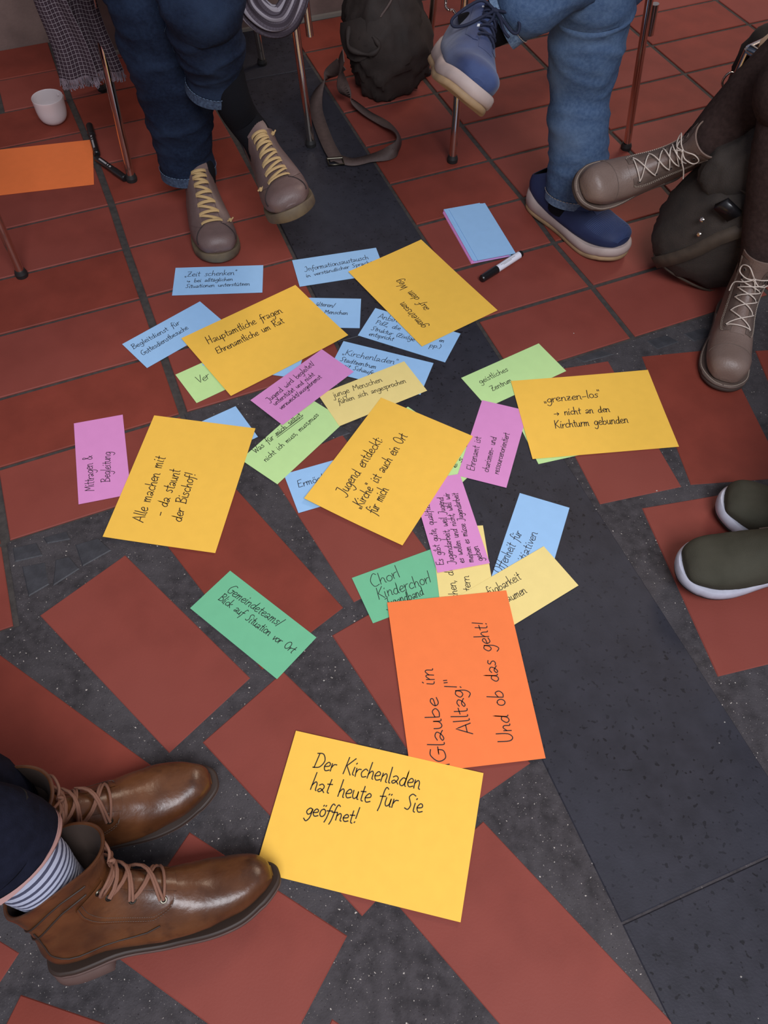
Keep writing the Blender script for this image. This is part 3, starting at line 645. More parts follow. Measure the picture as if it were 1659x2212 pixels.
# cup
cb = W(119, 262, 0); root = empty('cup', cb); tag(root, 'small white handled cup standing on the red tiles', 'cup')
g = G(); prof = [(0, 0), (.019, 0), (.030, .003), (.040, .014), (.045, .032), (.0465, .055), (.0475, .074), (.046, .0745), (.044, .055), (.042, .034), (.034, .016), (0, .008)]
rings = [[V((r*math.cos(q), r*math.sin(q), z)) for q in [2*math.pi*j/32 for j in range(32)]] for r, z in [(a_*.88, b_*.90) for a_, b_ in cat(prof, 4)]]
g.grid(rings, True); g.build('bowl', M_cup, root)
g = G(); d = V((.45, .9, 0)).normalized()
g.tube([d*(.036+x)+V((0, 0, z*.9)) for x, z in ((0, .062), (.012, .063), (.018, .052), (.014, .038), (-.003, .030))], .0032, 8); g.build('handle', M_cup, root)

# ------------------------------------------------------------------ chairs
def chair(tips, tops, label, hook=False, stub=None):
    """tips: FL, FR, RL, RR on the floor; tops: matching points under the seat"""
    tips = [V(t) for t in tips]; tops = [V(t) for t in tops]
    base = sum(tips, V())/4; base.z = 0
    root = empty('chair', base); tag(root, label, 'chair', 'chairs with chrome legs around the cards')
    for i, (a, b) in enumerate(zip(tips, tops)):
        g = G(); g.tube([a+V((0, 0, .012))-base, (a+b)/2-base, b-base], .0100, 14); leg = g.build('leg', M_chr, root)
        g = G(); rev(g, a-base+V((0, 0, .0)), a-base+(b-a).normalized()*.018, [(0, 0, 0), (0, .0140, 0), (.5, .0145, 0), (1, .0115, 0), (1, .0095, 0)]); g.build('rubber_foot', M_rub, leg)
    zt = tops[0].z; FL, FR, RL_, RR = [t-base for t in tops]
    g = G()
    for a, b in ((FL, FR), (RL_, RR), (FL, RL_), (FR, RR)): g.tube([a, b], .0105, 10)
    g.build('seat_frame', M_chr, root)
    N = 12; P = []
    for i in range(N+1):
        r = []
        for j in range(N+1):
            s, t = i/N, j/N; e = FL.lerp(FR, s*1.1-.05).lerp(RL_.lerp(RR, s*1.1-.05), t*1.12-.06)
            k = 1-.07*((2*s-1)**8+(2*t-1)**8); cxy = (FL+FR+RL_+RR)/4; e = cxy+(e-cxy)*k
            e.z = zt+.016-.012*(1-(2*s-1)**2)*(1-(2*t-1)**2)-.02*max(0, .15-t)/.15*0.5; r.append(e)
        P.append(r)
    g = G(); g.grid([r[::-1] for r in P]); g.grid([[q-V((0, 0, .012)) for q in r] for r in P])
    ring = P[0][:-1]+[r[-1] for r in P][:-1]+P[-1][::-1][:-1]+[r[0] for r in P][::-1][:-1]
    g.grid([[q for q in ring], [q-V((0, 0, .012)) for q in ring]], True)
    g.build('seat', M_seat, root)
    back = ((RL_+RR)-(FL+FR)).normalized()
    for q in (RL_, RR):
        g = G(); g.tube(cat([q, q+V((0, 0, .15))+back*.03, q+V((0, 0, .40))+back*.09], 5), .0105, 10); g.build('back_frame', M_chr, root)
    g = G(); P = []
    for i in range(9):
        s = i/8; q = RL_.lerp(RR, s)+back*(.06+.03*(1-(2*s-1)**2)); P.append([q+V((0, 0, .22))-back*.0, q+V((0, 0, .31))+back*.02, q+V((0, 0, .40))+back*.035])
    g.grid(P); g.grid([[q-back*.011 for q in r][::-1] for r in P]); ring = P[0][:-1]+[r[-1] for r in P][:-1]+P[-1][::-1][:-1]+[r[0] for r in P][::-1][:-1]
    g.grid([ring, [q-back*.011 for q in ring]], True); g.build('backrest', M_seat, root)
    if hook:
        g = G(); g.tube([V(p)-base for p in cat(hook, 5)], .0035, 8); g.build('coupling_hook', M_chr, root)
    if stub:
        g = G(); g.tube([V(p)-base for p in stub], .009, 10); g.build('coupling_bar', M_chr, root)
    return root
def T(p, dx=0, dy=0, z=.44): return V((p[0]+dx, p[1]+dy, z))
fl, fr_, rl, rr = W(285, 390), W(672, 315), W(222, 194), W(567, 139)
chair([fl, fr_, rl, rr], [T(fl, .012, .02), T(fr_, -.03, .02), T(rl, .02, -.05), T(rr, -.02, -.05)], 'chrome legged chair behind the dark jeans wearer, scarf hanging on it',
      stub=[T(fr_, .0, .03, .27)+V((.012, 0, 0)), T(fr_, -.01, .03, .42)+V((.012, 0, 0))])
fl, fr_, rl = W(977, 349), W(1352, 321), W(921, 160); rr = rl+(fr_-fl)*.97
chair([fl, fr_, rl, rr], [T(fl, .00, .03), T(fr_, -.055, -.03), T(rl, .02, -.03), T(rr, -.02, -.03)], 'chrome legged chair behind the light blue jeans wearer',
      hook=[W(958, -12, .30), W(963, 2, .30), W(963, 14, .29), W(970, 22, .285), W(977, 22, .28), W(983, 28, .275), W(985, 36, .27)],
      stub=[W(1404, 75, .30), W(1416, 8, .37)])
fl = W(1440, 508); ff = V((.64, -.77, 0)).normalized(); fr_ = fl+ff*.47; bk = V((.77, .64, 0)); bk.normalize(); rl = fl+bk*.45; rr = fr_+bk*.45
chair([fl, fr_, rl, rr], [T(fl, .035, .0), T(fr_, -.02, 0), T(rl, 0, -.04), T(rr, 0, -.04)], 'chrome legged chair behind the wearer of the laced taupe boots')
fr_ = W(48, 596); ff = V((-.60, -.80, 0)); fl = fr_+ff*.47; bk = V((-.80, .60, 0)); rl = fl+bk*.45; rr = fr_+bk*.45
chair([fl, fr_, rl, rr], [T(fl), T(fr_), T(rl, 0.02, -.02), T(rr, .02, -.02)], 'chrome legged chair at the left edge, one leg showing on the tiles')

# ------------------------------------------------------------------ shoes
def frame1(toe, heel, L, up=V((0, 0, 1))):
    x = (toe-heel).normalized(); z = (up-x*up.dot(x)).normalized(); y = z.cross(x); o = toe-x*L
    return Matrix(((x.x, y.x, z.x, o.x), (x.y, y.y, z.y, o.y), (x.z, y.z, z.z, o.z), (0, 0, 0, 1)))
def frame2(P, A, hint, L, ax=.075, az=.10):
    al = math.atan2(az, L-ax); e = (A-P).normalized(); p = (hint-e*hint.dot(e)).normalized()
    c, s = math.cos(al), math.sin(al); x = -(e*c-p*s); z = e*s+p*c; y = z.cross(x); o = P-x*L
    return Matrix(((x.x, y.x, z.x, o.x), (x.y, y.y, z.y, o.y), (x.z, y.z, z.z, o.z), (0, 0, 0, 1)))
class Upper:
    def __init__(s, rows, bed, side, curve=.010, L=.29):
        s.R = rows; s.bed = bed; s.side = side; s.cv = curve; s.L = L
    def row(s, t):
        n = len(s.R)-1; f = min(max(t, 0), .99999)*n; i = int(f); f -= i
        p = [s.R[max(i-1, 0)], s.R[i], s.R[i+1], s.R[min(i+2, n)]]
        return [.5*(2*b+(-a+c)*f+(2*a-5*b+4*c-d)*f*f+(-a+3*b-3*c+d)*f**3) for a, b, c, d in zip(*p)]
    def y0(s, x): return s.side*s.cv*(sstep(.08, .30, x)*1.0-.35)
    def P(s, t, ph, off=0.0):
        bx, bz, tx, tz, w_, k = s.row(t)
        c = V(((bx+tx)/2, 0, (bz+tz)/2)); a = V(((tx-bx)/2, 0, (tz-bz)/2))
        co, si = math.cos(ph), math.sin(ph); n = 2.15 if co > 0 else 3.3
        co2 = math.copysign(abs(co)**(2/n), co); si2 = math.copysign(abs(si)**(2/n), si)
        al = a.length; 
        q = c+a*((al+off)/max(al, 1e-5))*co2; q.y = (w_+off)*si2*(1-k*co2)
        q.z += s.bed(q.x); q.y += s.y0(q.x); return q
    def N(s, t, ph):
        e = .004; a = s.P(t+e, ph)-s.P(t-e, ph); b = s.P(t, ph+.02)-s.P(t, ph-.02); n = a.cross(b)
        c = s.P(t, 0)*.5+s.P(t, math.pi)*.5; n.normalize()
        return n if n.dot(s.P(t, ph)-c) > 0 else -n
    def on(s, t, ph, h=0.0): return s.P(t, ph)+s.N(t, ph)*h
def upper_mesh(name, U, m, parent, wr=.0, nt=70, npn=56, inner=.035, toecap=None, ml=None):
    g = G(); P = []
    for i in range(nt+1):
        t = i/nt; ring = []
        for j in range(npn):
            ph = 2*math.pi*j/npn; q = U.P(t, ph)
            if wr:
                n = U.N(min(max(t, .01), .99), ph) if 0 < i < nt else V((0, 0, 0))
                v = noise.noise(V((q.x*26, q.y*14, q.z*14)))+.5*noise.noise(q*60)
                crease = math.exp(-((q.x-.20)/.02)**2)*abs(math.sin(q.x*330+q.y*25))*-.5
                q = q+n*(v*wr+crease*wr)
            ring.append(q)
        P.append(ring)
    g.grid([r[::-1] for r in P], True); g.fan(P[0], flip=True)
    # rolled collar and lining
    c = sum(P[-1], V())/npn; c2 = sum(P[-8], V())/npn; dn = (c2-c).normalized()
    r1 = [p+(c-p)*.035-dn*.0012 for p in P[-1]]; r2 = [p+(c-p)*.07 for p in P[-1]]; IN = [r2]+[[q+(sum(r, V())/npn-q)*.085 for q in r] for r in P[-2:-14:-1]]; r3 = IN[-1]
    g.grid([r[::-1] for r in (P[-1], r1, r2)], True); g.grid([r[::-1] for r in IN], True, m=1); g.fan(r3, m=1)
    return g.build(name, [m, ml or M_dark], parent)
def patch(U, g, t0, t1, p0, p1, th, n=14, k=6, m=0, taper=None):
    P = []
    for i in range(n+1):
        f = i/n; t = lerp(t0, t1, f); a = p0(f) if callable(p0) else p0; b = p1(f) if callable(p1) else p1
        P.append([U.on(t, lerp(a, b, j/k), th*(1 if 0 < j < k and 0 < i < n else .55)) for j in range(k+1)])
    flip = (P[1][0]-P[0][0]).cross(P[0][1]-P[0][0]).dot(U.N((t0+t1)/2, (P and (p0(.5) if callable(p0) else p0)))) < 0
    if flip: P = [r[::-1] for r in P]
    g.grid(P, m=m)
    ring = P[0][:-1]+[r[-1] for r in P][:-1]+P[-1][::-1][:-1]+[r[0] for r in P][::-1][:-1]
    low = []
    for i in range(n+1): pass
    cen = U.P((t0+t1)/2, math.pi)
    g.grid([[q-(q-cen).normalized()*th*1.6 for q in ring], ring], True, m=m)
def outline(L, ws, pts=None):
    pts = pts or [(0, 0), (.003, .016), (.012, .026), (.03, .0325), (.06, .034), (.10, .033), (.14, .0365), (.18, .044), (.21, .0475), (.24, .046), (.262, .0385), (.278, .027), (.287, .014), (.29, 0)]
    P = cat([(x*L/.29, y*ws) for x, y in pts], 4)
    return P
def sole(name, U, m, parent, L, ws, lo, hi, grow=0.0, pts=None, xr=None, ridge=False, bulge=.0015, z_add=None):
    """layer between heights lo..hi (functions of x, or numbers) above the ground line"""
    O = outline(L, ws, pts); F = lambda f, x: f(x) if callable(f) else f
    if xr: O = [p for p in O if p[0] <= xr]; O.append((xr, 0))
    loop = [(x, y) for x, y in O]+[(x, -y) for x, y in O[::-1][1:-1]]
    cx = L*.5
    def ring(z, gw):
        r = []
        for x, y in loop:
            l = math.hypot(x-cx, y) or 1; ny = math.copysign(1, y) if abs(y) > 1e-4 else 0
            e = 1 if x > L*.9 else (-1 if x < L*.06 else 0)
            xx = x+e*gw; yy = y+ny*gw
            r.append(V((xx, yy+(U.y0(x)), z(x))))
        return r
    a = lambda x: F(lo, x); b = lambda x: F(hi, x)
    R = [ring(a, grow-.001), ring(lambda x: lerp(a(x), b(x), .12), grow+bulge*.6), ring(lambda x: lerp(a(x), b(x), .5), grow+bulge), ring(lambda x: lerp(a(x), b(x), .88), grow+bulge*.5), ring(b, grow-.001)]
    g = G(); g.grid([r[::-1] for r in R], True)
    for rr_, up in ((R[0], False), (R[-1], True)):      # caps as strips across
        n = len(rr_); q = []
        h = n//2
        q.append((0,)); v = list(rr_); f = []
        for i in range(h):
            a1, b1 = i, i+1; a2, b2 = (n-i) % n, n-i-1
            fc = [a1, b1, b2, a2]; fc = list(dict.fromkeys(fc))
            if len(fc) > 2: f.append(tuple(fc if not up else fc[::-1]))
        g.add(v, f)
    return g.build(name, m, parent)
def flatlace(g, pts, w_, nrm, th=.0010):
    """flat lace strip through pts with given normals"""
    n = len(pts); L_, R_ = [], []
    for i, p in enumerate(pts):
        t = (pts[min(i+1, n-1)]-pts[max(i-1, 0)]).normalized(); s = t.cross(nrm[i]).normalized()*w_*.5
        L_.append([p-s*1.0, p-s*.8+nrm[i]*th, p+s*.8+nrm[i]*th, p+s, p-nrm[i]*th*.3])
    g.grid(L_, True); g.fan(L_[0]); g.fan(L_[-1], flip=True)
def lace_seg(U, g, a, b, r, h=.002, flat=0, n=7, bow=0.0):
    P = []; NN = []
    for i in range(n+1):
        f = i/n; t = lerp(a[0], b[0], f); ph = lerp(a[1], b[1], f); nn = U.N(t, ph)
        P.append(U.P(t, ph)+nn*(h+math.sin(math.pi*f)*bow-(0.0012 if i in (0, n) else 0))); NN.append(nn)
    if flat: flatlace(g, P, flat, NN)
    else: g.tube(P, r, 7)
def bow(U, g, t, r, size, tails=.05, spread=.9, rot=0.0, lift=.006):
    """a tied bow: two loops and two tails lying on the surface"""
    c = U.on(t, 0, .004); nn = U.N(t, 0); f = (U.P(t-.04, 0)-U.P(t+.04, 0)).normalized(); y = nn.cross(f).normalized()
    yr = (y*math.cos(rot)+f*math.sin(rot)); fr2 = (f*math.cos(rot)-y*math.sin(rot))
    for sgn in (-1, 1):
        pts = [(0, 0, 0), (.35, -.25, .3), (.85, -.45, .35), (1.15, -.15, .1), (1.0, .25, .0), (.5, .18, .25), (0, 0, .1)]
        g.tube([V(p) for p in cat([c+yr*(sgn*a*size*spread)+fr2*(b*size)+nn*(lift*h*3-(a*a)*size*.35) for a, b, h in pts], 5)], r, 6)
        tp = [(0, 0, .2), (.4, .4, .5), (.75, .9, .2), (.8+.2*sgn, 1.5, .0)]
        g.tube([V(p) for p in cat([c+yr*(sgn*a*tails)+fr2*(b*tails)+nn*(lift*h*2-(a*a)*tails*.4-.001) for a, b, h in tp], 5)], r, 6)
    g.tube([V(p) for p in cat([c-fr2*r*2+nn*.002, c-fr2*r+nn*r*3.4, c+fr2*r*1.5+nn*r*3, c+fr2*r*2.4+nn*.001], 4)], r*1.25, 6)
    g.tube([V(p) for p in cat([c-yr*r*2.4, c+nn*r*3.8, c+yr*r*2.4], 4)], r*1.1, 6)
def root_of(p, M): return M
def attach(o, M, base):
    o.matrix_basis = Matrix.Translation(-base) @ M

# --- low shoe of the dark jeans wearer
def shoe_casual(M, base, person, side, label):
    L = .285; spring = lambda x: .004+.008*sstep(.21, .29, x)
    rows = [(.279, .020, .280, .026, .010, 0), (.273, .014, .276, .042, .030, .0), (.255, .012, .262, .056, .043, .0), (.225, .010, .236, .064, .050, .05), (.19, .010, .206, .072, .051, .10), (.15, .010, .178, .084, .048, .16),
            (.10, .010, .152, .098, .043, .20), (.04, .010, .128, .112, .038, .22), (.006, .022, .112, .122, .036, .20), (-.002, .046, .100, .128, .036, .16), (.003, .068, .094, .132, .036, .12)]
    U = Upper(rows, spring, side, .010, L)
    up = upper_mesh('shoe', U, M_sh1, person, wr=.0012, inner=.03); attach(up, M, base); up['label'] = label
    sole('sole', U, M_so1, up, L, 1.13, lambda x: spring(x)-.004, lambda x: spring(x)+.016+.004*sstep(.24, .29, x), .001)
    g = G()
    for s in (-1, 1):   # toe seam running out to both sides
        g.tube([U.on(lerp(.345, .20, f), s*lerp(.40, 1.45, f**.8), .0006) for f in [i/10 for i in range(11)]], .0013, 5)
    g.build('seam', mat('dark_seam', (.02, .012, .012), .8) if not bpy.data.materials.get('dark_seam') else bpy.data.materials['dark_seam'], up)
    for s in (-1, 1):
        g = G(); patch(U, g, .335, .985, lambda f: s*(.42+.04*math.sin(f*3)), lambda f: s*(1.25 if f > .1 else lerp(.62, 1.25, f/.1)), .0022, 18, 6); g.build('eyestay', M_sh1, up)
    g = G(); P = []
    for i in range(11):   # tongue tip above the collar
        f = i/10; ww = .024*(1-.55*f**4)
        c = U.P(.90, 0)+(U.P(.995, 0)-U.P(.90, 0)).normalized()*(.044*f)+V((.006*f, 0, -.002*f)); P.append([c+V((-.006*(j/4-.5)**2*4, ww*(j/4-.5)*2, -.004*(2*(j/4-.5))**2)) for j in range(9)] if False else [c+V((-.010*((j-4)/4)**2, ww*(j-4)/4, -.006*((j-4)/4)**2)) for j in range(9)])
    g.grid(P); g.grid([[q-V((.003, 0, .001)) for q in r][::-1] for r in P]); g.build('tongue', M_sh1, up)
    g = G(); n = 7
    for i in range(n):
        t = lerp(.355, .86, i/(n-1)); t2 = t+.045; ph = .50
        lace_seg(U, g, (t, -ph), (t+.012, ph), .003, .0035, flat=.0082, bow=.002)
        if i < n-1: lace_seg(U, g, (t+.012, ph*side), (t+.08, -ph*side), .003, .0026, flat=.0076, bow=.001)
    for (t, ph) in ((.38, .98*side), (.86, -.95*side)):
        p = U.on(t, ph, .004); g.tube([p-V((.004, 0, 0)), p, p+V((.004, .001*side, 0))], [.003, .0048, .003], 8); g.tube([p+V((0, .003, 0)), p+V((-.005, .008, .002))], .0018, 6); g.tube([p+V((0, -.003, 0)), p+V((.006, -.006, .002))], .0018, 6)
    g.build('lace', M_la1, up); return up, U

def shoe_blue(M, base, person, side, label, bows=True):
    L = .30; spring = lambda x: .006+.012*sstep(.22, .30, x)
    rows = [(.292, .028, .293, .036, .010, 0), (.286, .024, .288, .054, .030, 0), (.265, .020, .270, .066, .043, .02), (.232, .020, .243, .074, .049, .06), (.195, .020, .214, .083, .050, .12), (.155, .020, .186, .095, .047, .18),
            (.105, .020, .160, .108, .042, .22), (.05, .022, .134, .121, .038, .24), (.010, .036, .116, .131, .036, .22), (.000, .060, .104, .138, .036, .16), (.004, .082, .098, .144, .036, .12)]
    U = Upper(rows, spring, side, .012, L)
    up = upper_mesh('shoe', U, M_sh2 if bows else M_me2, person, wr=.0007, inner=.04); attach(up, M, base); up['label'] = label
    kick = lambda x: .018*sstep(.06, 0, x)
    sole('midsole', U, M_so2, up, L, 1.16, lambda x: spring(x)+.006, lambda x: spring(x)+.034+kick(x)-.006*sstep(.08, .2, x), .0012, bulge=.003)
    sole('outsole', U, M_ou2, up, L, 1.15, lambda x: spring(x)-.006+.000*x, lambda x: spring(x)+.0065, .0005, bulge=.002)
    for s in (-1, 1):
        g = G(); patch(U, g, .46, .96, lambda f: s*.40, lambda f: s*(1.0 if f > .12 else lerp(.6, 1.0, f/.12)), .0016, 16, 6); g.build('eyestay', M_sh2, up)
    g = G(); patch(U, g, .40, .93, lambda f: -.33, lambda f: .33, .0014, 14, 6); g.build('tongue', M_sh2, up)
    g = G()
    for i in range(5):
        t = lerp(.50, .86, i/4)
        for s in (-1, 1): lace_seg(U, g, (t, -s*.46), (t+.065, s*.46), .0022, .0042+(.0018 if s > 0 else 0), n=8, bow=.002)
    g.build('lace', M_la2, up)
    for t, s in ((.60, -1), (.82, 1), (.60, 1), (.86, -1)):
        g = G(); patch(U, g, t, t+.03, s*.48, s*.60, .0034, 2, 2); g.build('reflector', M_whi, up)
    if not bows:
        g = G()   # woven ribs over the toe
        for i in range(26):
            t = lerp(.06, .40, i/25); g.tube([U.on(t, ph, .0004) for ph in [lerp(-1.2, 1.2, j/14) for j in range(15)]], .0008, 4)
        g.build('mesh_ribs', M_sh2, up, kind='stuff')
    return up, U

def shoe_boot(M, base, person, side, label, kind):
    dress = kind == 'cognac'
    if dress:
        L = .305; bed = lambda x: .010+.020*sstep(.15, .07, x)+.007*sstep(.235, .305, x)
        rows = [(.299, .006, .300, .013, .008, 0), (.295, .004, .297, .025, .0165, 0), (.279, .002, .283, .038, .0275, .02), (.251, .002, .258, .047, .0385, .05), (.212, .002, .224, .056, .0440, .10), (.172, .002, .196, .069, .0435, .17),
                (.125, .002, .168, .084, .0385, .22), (.07, .002, .146, .098, .036, .22), (.020, .006, .128, .110, .0355, .20), (.002, .030, .119, .120, .0355, .14), (.004, .058, .114, .130, .0365, .08), (.005, .086, .115, .146, .0395, .04), (.000, .112, .120, .166, .0425, .02), (-.006, .134, .128, .186, .0475, .0)]
        lm, fm, mm = M_la5, M_sh5, M_sh5
    else:
        L = .285; bed = lambda x: .012+.006*sstep(.14, .07, x)+.008*sstep(.22, .285, x)
        rows = [(.279, .008, .280, .016, .010, 0), (.274, .004, .277, .038, .028, 0), (.256, .002, .262, .056, .041, .0), (.226, .002, .237, .062, .0465, .04), (.19, .002, .207, .066, .0465, .10), (.15, .002, .180, .078, .044, .17),
                (.10, .002, .156, .092, .039, .20), (.045, .002, .134, .106, .036, .20), (.010, .014, .120, .118, .0355, .18), (.000, .040, .112, .130, .0355, .12), (.002, .070, .108, .143, .036, .06), (.002, .100, .108, .157, .038, .03), (-.002, .130, .110, .172, .041, .0), (-.004, .155, .113, .188, .044, .0)]
        rows = [(a_, b_, c_, d_, e_*.93, f_) for a_, b_, c_, d_, e_, f_ in rows]
        lm, fm, mm = M_la3, M_fl3, M_sh3
    U = Upper(rows, bed, side, .010, L)
    up = upper_mesh('boot', U, mm, person, wr=.0016 if dress else .0009, inner=.05, ml=M_li5 if dress else M_dark); attach(up, M, base); up['label'] = label
    if dress:
        DP = [(0, 0), (.003, .016), (.012, .026), (.03, .0325), (.06, .034), (.10, .033), (.14, .0355), (.18, .042), (.205, .0435), (.23, .0410), (.252, .0345), (.270, .0255), (.283, .0155), (.2885, .0075), (.29, 0)]
        sole('welt', U, M_we5, up, L, 1.06, lambda x: bed(x)-.004, lambda x: bed(x)+.0035, .002, pts=DP)
        sole('sole', U, M_so5, up, L, 1.05, lambda x: bed(x)-.0095, lambda x: bed(x)-.0038, .0015, pts=DP)
        sole('heel', U, M_so5, up, L, 1.04, lambda x: 0.0, lambda x: bed(x)-.009, .001, xr=.080, pts=DP)
    else:
        sole('welt', U, M_fl3, up, L, 1.02, lambda x: bed(x)-.002, lambda x: bed(x)+.004, .003)
        sole('sole', U, M_so3, up, L, 1.01, lambda x: bed(x)-.012, lambda x: bed(x)-.0018, .0025)
        g = G(); O = outline(L, 1.02); lp = [(x, y) for x, y in O if x > .06]+[(x, -y) for x, y in O[::-1] if x > .06]
        for i in range(0, len(lp)-1):
            a, b = lp[i], lp[i+1]
            for k in (0, .5):
                p = V((lerp(a[0], b[0], k), lerp(a[1], b[1], k), 0)); q = V((lerp(a[0], b[0], k+.32), lerp(a[1], b[1], k+.32), 0))
                for w_ in (p, q): w_.y += U.y0(w_.x)+math.copysign(.0015, w_.y); w_.z = bed(w_.x)+.0045; w_.x += .0015*sstep(.26, .285, w_.x)
                g.tube([p, q], .0007, 4)
        g.build('stitching', M_thr, up, kind='stuff')
        g = G(); g.tube([U.on(.245+.04*math.cos(ph)*.8, ph, .0002) for ph in [lerp(-1.5, 1.5, i/24) for i in range(25)]], .0009, 5); g.build('toe_seam', M_fl3, up)
    t0, t1 = (.43, .80) if dress else (.36, .955); le = .80 if dress else .66
    outer = lambda f: (1.38 if dress else 1.18) if f > .14 else lerp(.85, (1.38 if dress else 1.18), (f/.14)**.5)
    for s in (-1, 1):
        g = G(); patch(U, g, t0, t1, lambda f: s*((.52 if dress else .40)+.06*sstep(.8, 1, f)*(0 if dress else 3)), lambda f: s*outer(f), .0024, 24, 6); fl = g.build('lace_flap', fm, up)
        g = G(); N_ = 60
        for e, lo in ((.90, 0), (.97, 1)):
            for i in range(N_):
                f = i/N_; f2 = (i+.6)/N_
                g.tube([U.on(lerp(t0, t1, q), s*(outer(q)*e if True else 0), .0026) for q in (f, f2)], .00045, 4, cap=False)
        if not dress or True: g.build('stitching', M_thr if not dress else M_fl3, fl, kind='stuff')
        if dress or True:
            n = 4 if dress else 6
            for i in range(n):
                t = lerp(t0+.03, t1-(.04 if dress else .10), i/(n-1)); p = U.on(t, s*le, .0026); nn = U.N(t, s*le); gg = G()
                rev(gg, p-nn*.001, p+nn*.0016, [(0, .0050, 0), (.6, .0050, 0), (1, .0042, 0), (1, .0028, 1), (.3, .0018, 1), (.3, 0, 1)], 12)
                gg.build('eyelet', [M_eye if dress else M_fl3, M_dark], up)
    g = G(); patch(U, g, t0-.01, .985, -(le-.28), le-.28, .0010, 20, 6); g.build('tongue', mm, up)
    if not dress:   # big back seam and pull panel
        g = G(); g.tube([U.on(t, math.pi*.985, .0015) for t in [lerp(.75, .99, i/10) for i in range(11)]], .002, 5); g.build('back_seam', M_fl3, up)
    else:
        g = G(); g.tube([U.on(lerp(.46, .86, i/16), 1.55+.75*math.sin(i/16*1.5), .0006) for i in range(17)], .0011, 5); g.tube([U.on(lerp(.46, .86, i/16), -1.55-.75*math.sin(i/16*1.5), .0006) for i in range(17)], .0011, 5)
        for s_, a_ in ((.86, 1.05), (.92, 1.0)): g.tube([U.on(s_-.05*abs(math.cos(q)), q, .0008) for q in [lerp(a_, 2.9, i/14) for i in range(15)]], .0012, 5); g.tube([U.on(s_-.05*abs(math.cos(q)), -q, .0008) for q in [lerp(a_, 2.9, i/14) for i in range(15)]], .0012, 5)
        g.build('side_seam', M_we5, up)
    g = G(); n = 4 if dress else 5; r = .0020 if dress else .0013
    tt = [lerp(t0+.03, t1-(.04 if dress else .22), i/(n-1 if dress else n-1)) for i in range(n)]
    lace_seg(U, g, (tt[0], -le), (tt[0], le), r, .0045, bow=.001)
    for i in range(n-1):
        for s in (-1, 1): lace_seg(U, g, (tt[i], -s*le), (tt[i+1], s*le), r, .0048+(.0022 if s > 0 else 0), bow=.0015)
        if dress:
            for s in (-1, 1): lace_seg(U, g, (tt[i]+.012, -s*le), (tt[i+1]+.006, s*le), r, .0048+(.0022 if s > 0 else 0), bow=.0015)
    bow(U, g, tt[-1]+.045, r, .034 if not dress else .036, .034 if not dress else .04, .9, .35*side, .007)
    g.build('lace', lm, up)
    if not dress:
        bow_t = tt[-1]+.045
    return up, U

def shoe_olive(M, base, person, side, label):
    L = .29; spring = lambda x: .004+.014*sstep(.19, .29, x)
    rows = [(.283, .022, .284, .028, .010, 0), (.278, .018, .280, .044, .030, 0), (.258, .016, .264, .058, .042, 0), (.228, .014, .238, .066, .048, .04), (.19, .014, .207, .074, .049, .10), (.15, .014, .180, .086, .046, .17),
            (.10, .014, .156, .100, .041, .20), (.045, .016, .134, .114, .037, .20), (.010, .028, .120, .124, .0355, .18), (.000, .052, .110, .134, .0355, .12), (.002, .082, .104, .142, .036, .06), (.002, .100, .104, .150, .037, .03)]
    U = Upper(rows, spring, side, .012, L)
    up = upper_mesh('shoe', U, M_sh4, person, wr=.0012, inner=.03); attach(up, M, base); up['label'] = label
    sole('midsole', U, M_so4, up, L, 1.13, lambda x: spring(x)+.001, lambda x: spring(x)+.023+.004*sstep(.24, .29, x), .001, bulge=.002)
    sole('outsole', U, M_rub, up, L, 1.12, lambda x: spring(x)-.004, lambda x: spring(x)+.0015, .0)
    g = G()
    for s in (-1, 1): g.tube([U.on(lerp(.50, .95, f), s*lerp(1.5, .75, f), .0005) for f in [i/12 for i in range(13)]], .0012, 5)
    g.build('seam', M_fl3, up)
    return up, U

# ------------------------------------------------------------------ legs and clothes
def limb_rings(path, n=44, per=10, fold=0.0, seed=0, squash=1.0):
    pts = cat([tuple(p)+(r,) for p, r in path], per); R = []; prev = None; k = len(pts)
    acc = 0
    for i, q in enumerate(pts):
        p = V(q[:3]); r = q[3]; t = (V(pts[min(i+1, k-1)][:3])-V(pts[max(i-1, 0)][:3])).normalized()
        if prev is None: prev = t.orthogonal()
        a = (prev-t*prev.dot(t)).normalized(); b = t.cross(a); prev = a; ring = []
        if i: acc += (p-V(pts[i-1][:3])).length
        for j in range(n):
            th = 2*math.pi*j/n; d = a*math.cos(th)+b*math.sin(th); rr = r
            if fold:
                fo = fold*(.25+.75*sstep(.0, .10, acc)); s = p+d*r
                w1 = noise.noise(V((s.x*9+seed, s.y*9, s.z*22))); w2 = 1-2*abs(noise.noise(V((s.x*7+seed*3, s.y*7, s.z*16+acc*6))))
                w3 = noise.noise(V((s.x*30, s.y*30, s.z*30+seed)))
                w4 = 1-2*abs(noise.noise(V((s.x*10+s.z*12+seed, s.y*10-s.z*9, s.z*5)))); rr = r*(1+fo*(.6*w1+.75*w2**3+.55*w4**5+.12*w3))
            ring.append(p+d*rr)
        R.append(ring)
    return R
